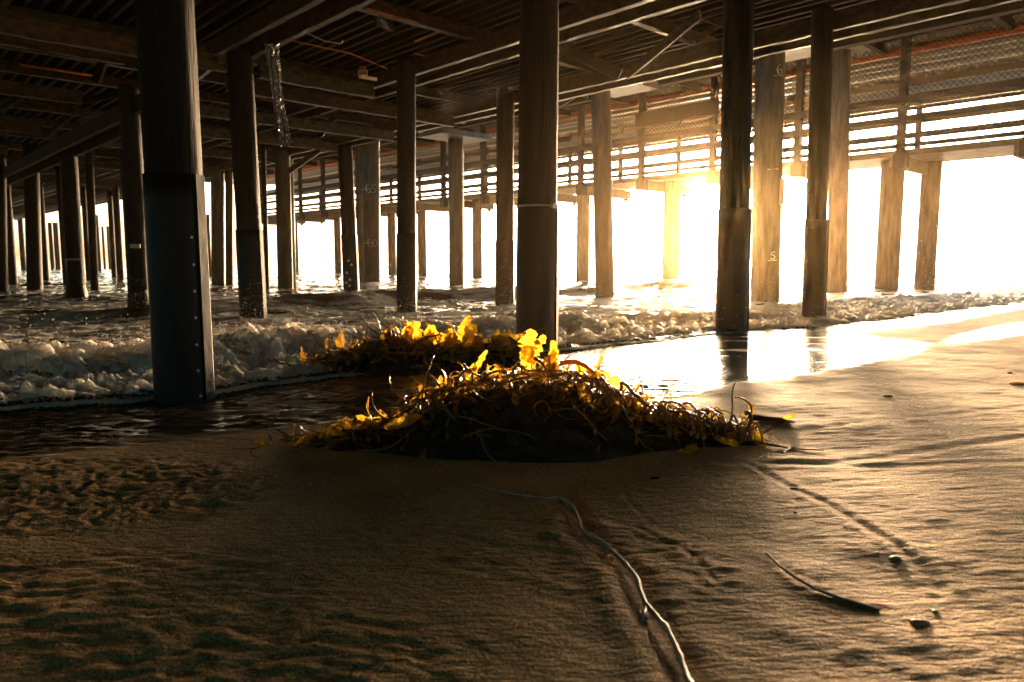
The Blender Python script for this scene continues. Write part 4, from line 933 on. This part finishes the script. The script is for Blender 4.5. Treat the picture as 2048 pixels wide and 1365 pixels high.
# ------------------------------------------------------------------ spray
M['spray'] = kelpmat('spray', (.8, .78, .74), (.8, .78, .74), (.95, .88, .75), .5, .1)
mb = MB(); sr = random.Random(21)
def drop(c, r):
    mb.add([(c[0] + r, c[1], c[2]), (c[0] - r, c[1], c[2]), (c[0], c[1] + r, c[2]), (c[0], c[1] - r, c[2]), (c[0], c[1], c[2] + r), (c[0], c[1], c[2] - r)],
           [(0, 2, 4), (2, 1, 4), (1, 3, 4), (3, 0, 4), (2, 0, 5), (1, 2, 5), (3, 1, 5), (0, 3, 5)])
for pi_, n_, h_ in ((Ei, 260, .8), (Fi, 420, .9), (Gi, 420, 1.2), (Hi, 200, .8), (Di, 60, .4), (Pi, 150, .6), (Ri, 120, .7), (Ti, 60, .5), (Si, 60, .7), (Ci, 40, .5), (Ji, 50, .8)):
    x, y, r, lean = pi_
    for _ in range(n_):
        a_ = sr.uniform(0, 6.28); q = r * 1.1 + abs(sr.gauss(0, .25)); z = surf_z(x, y) + min(2.5 * h_, sr.expovariate(1 / (h_ * .35)))
        drop((x + q * math.cos(a_), y - abs(q * math.sin(a_)), z), sr.uniform(.003, .0095))
for px, py in ((1772, 575), (1848, 571)):
    x, y, _ = onz(px, py, -.15)
    for _ in range(260): drop((x + sr.gauss(0, .4), y - 3.2 - abs(sr.gauss(0, .3)), -.1 + sr.expovariate(1 / .5)), sr.uniform(.008, .02))
for _ in range(7000):
    v_ = sr.triangular(-1, 14, 2); u_ = float(np.interp(v_, [-5, 1.2, 3, 5, 7, 9, 11, 14], [9.0, 8.7, 8.0, 8.0, 7.6, 8.0, 7.5, 7.1])) + sr.uniform(0, 2.0)
    x, y, _ = P(u_, v_); drop((x, y, surf_z(x, y) + sr.expovariate(1 / .10)), sr.choice((.003, .004, .006, .010)))
spray = mb.build('spray', M['spray'], None, True); tag(spray, 'fine white droplets thrown up around the breakers and pile feet', None, None, 'stuff')
# ------------------------------------------------------------------ haze
HZ = 0.00032
if HZ:
    mb = MB(); mb.box((0, 0, 4.5), (3600, 0, 0), (0, 3600, 0), (0, 0, 7.0))
    hm = bpy.data.materials.new('haze'); hm.use_nodes = True; nt = hm.node_tree; nt.nodes.clear()
    o = nt.nodes.new('ShaderNodeOutputMaterial'); pv = nt.nodes.new('ShaderNodeVolumePrincipled')
    pv.inputs['Color'].default_value = (1.0, .72, .38, 1); pv.inputs['Density'].default_value = HZ; pv.inputs['Anisotropy'].default_value = .95
    nt.links.new(pv.outputs[0], o.inputs['Volume'])
    hz = mb.build('haze', hm); tag(hz, 'thin sea haze', None, None, 'stuff')
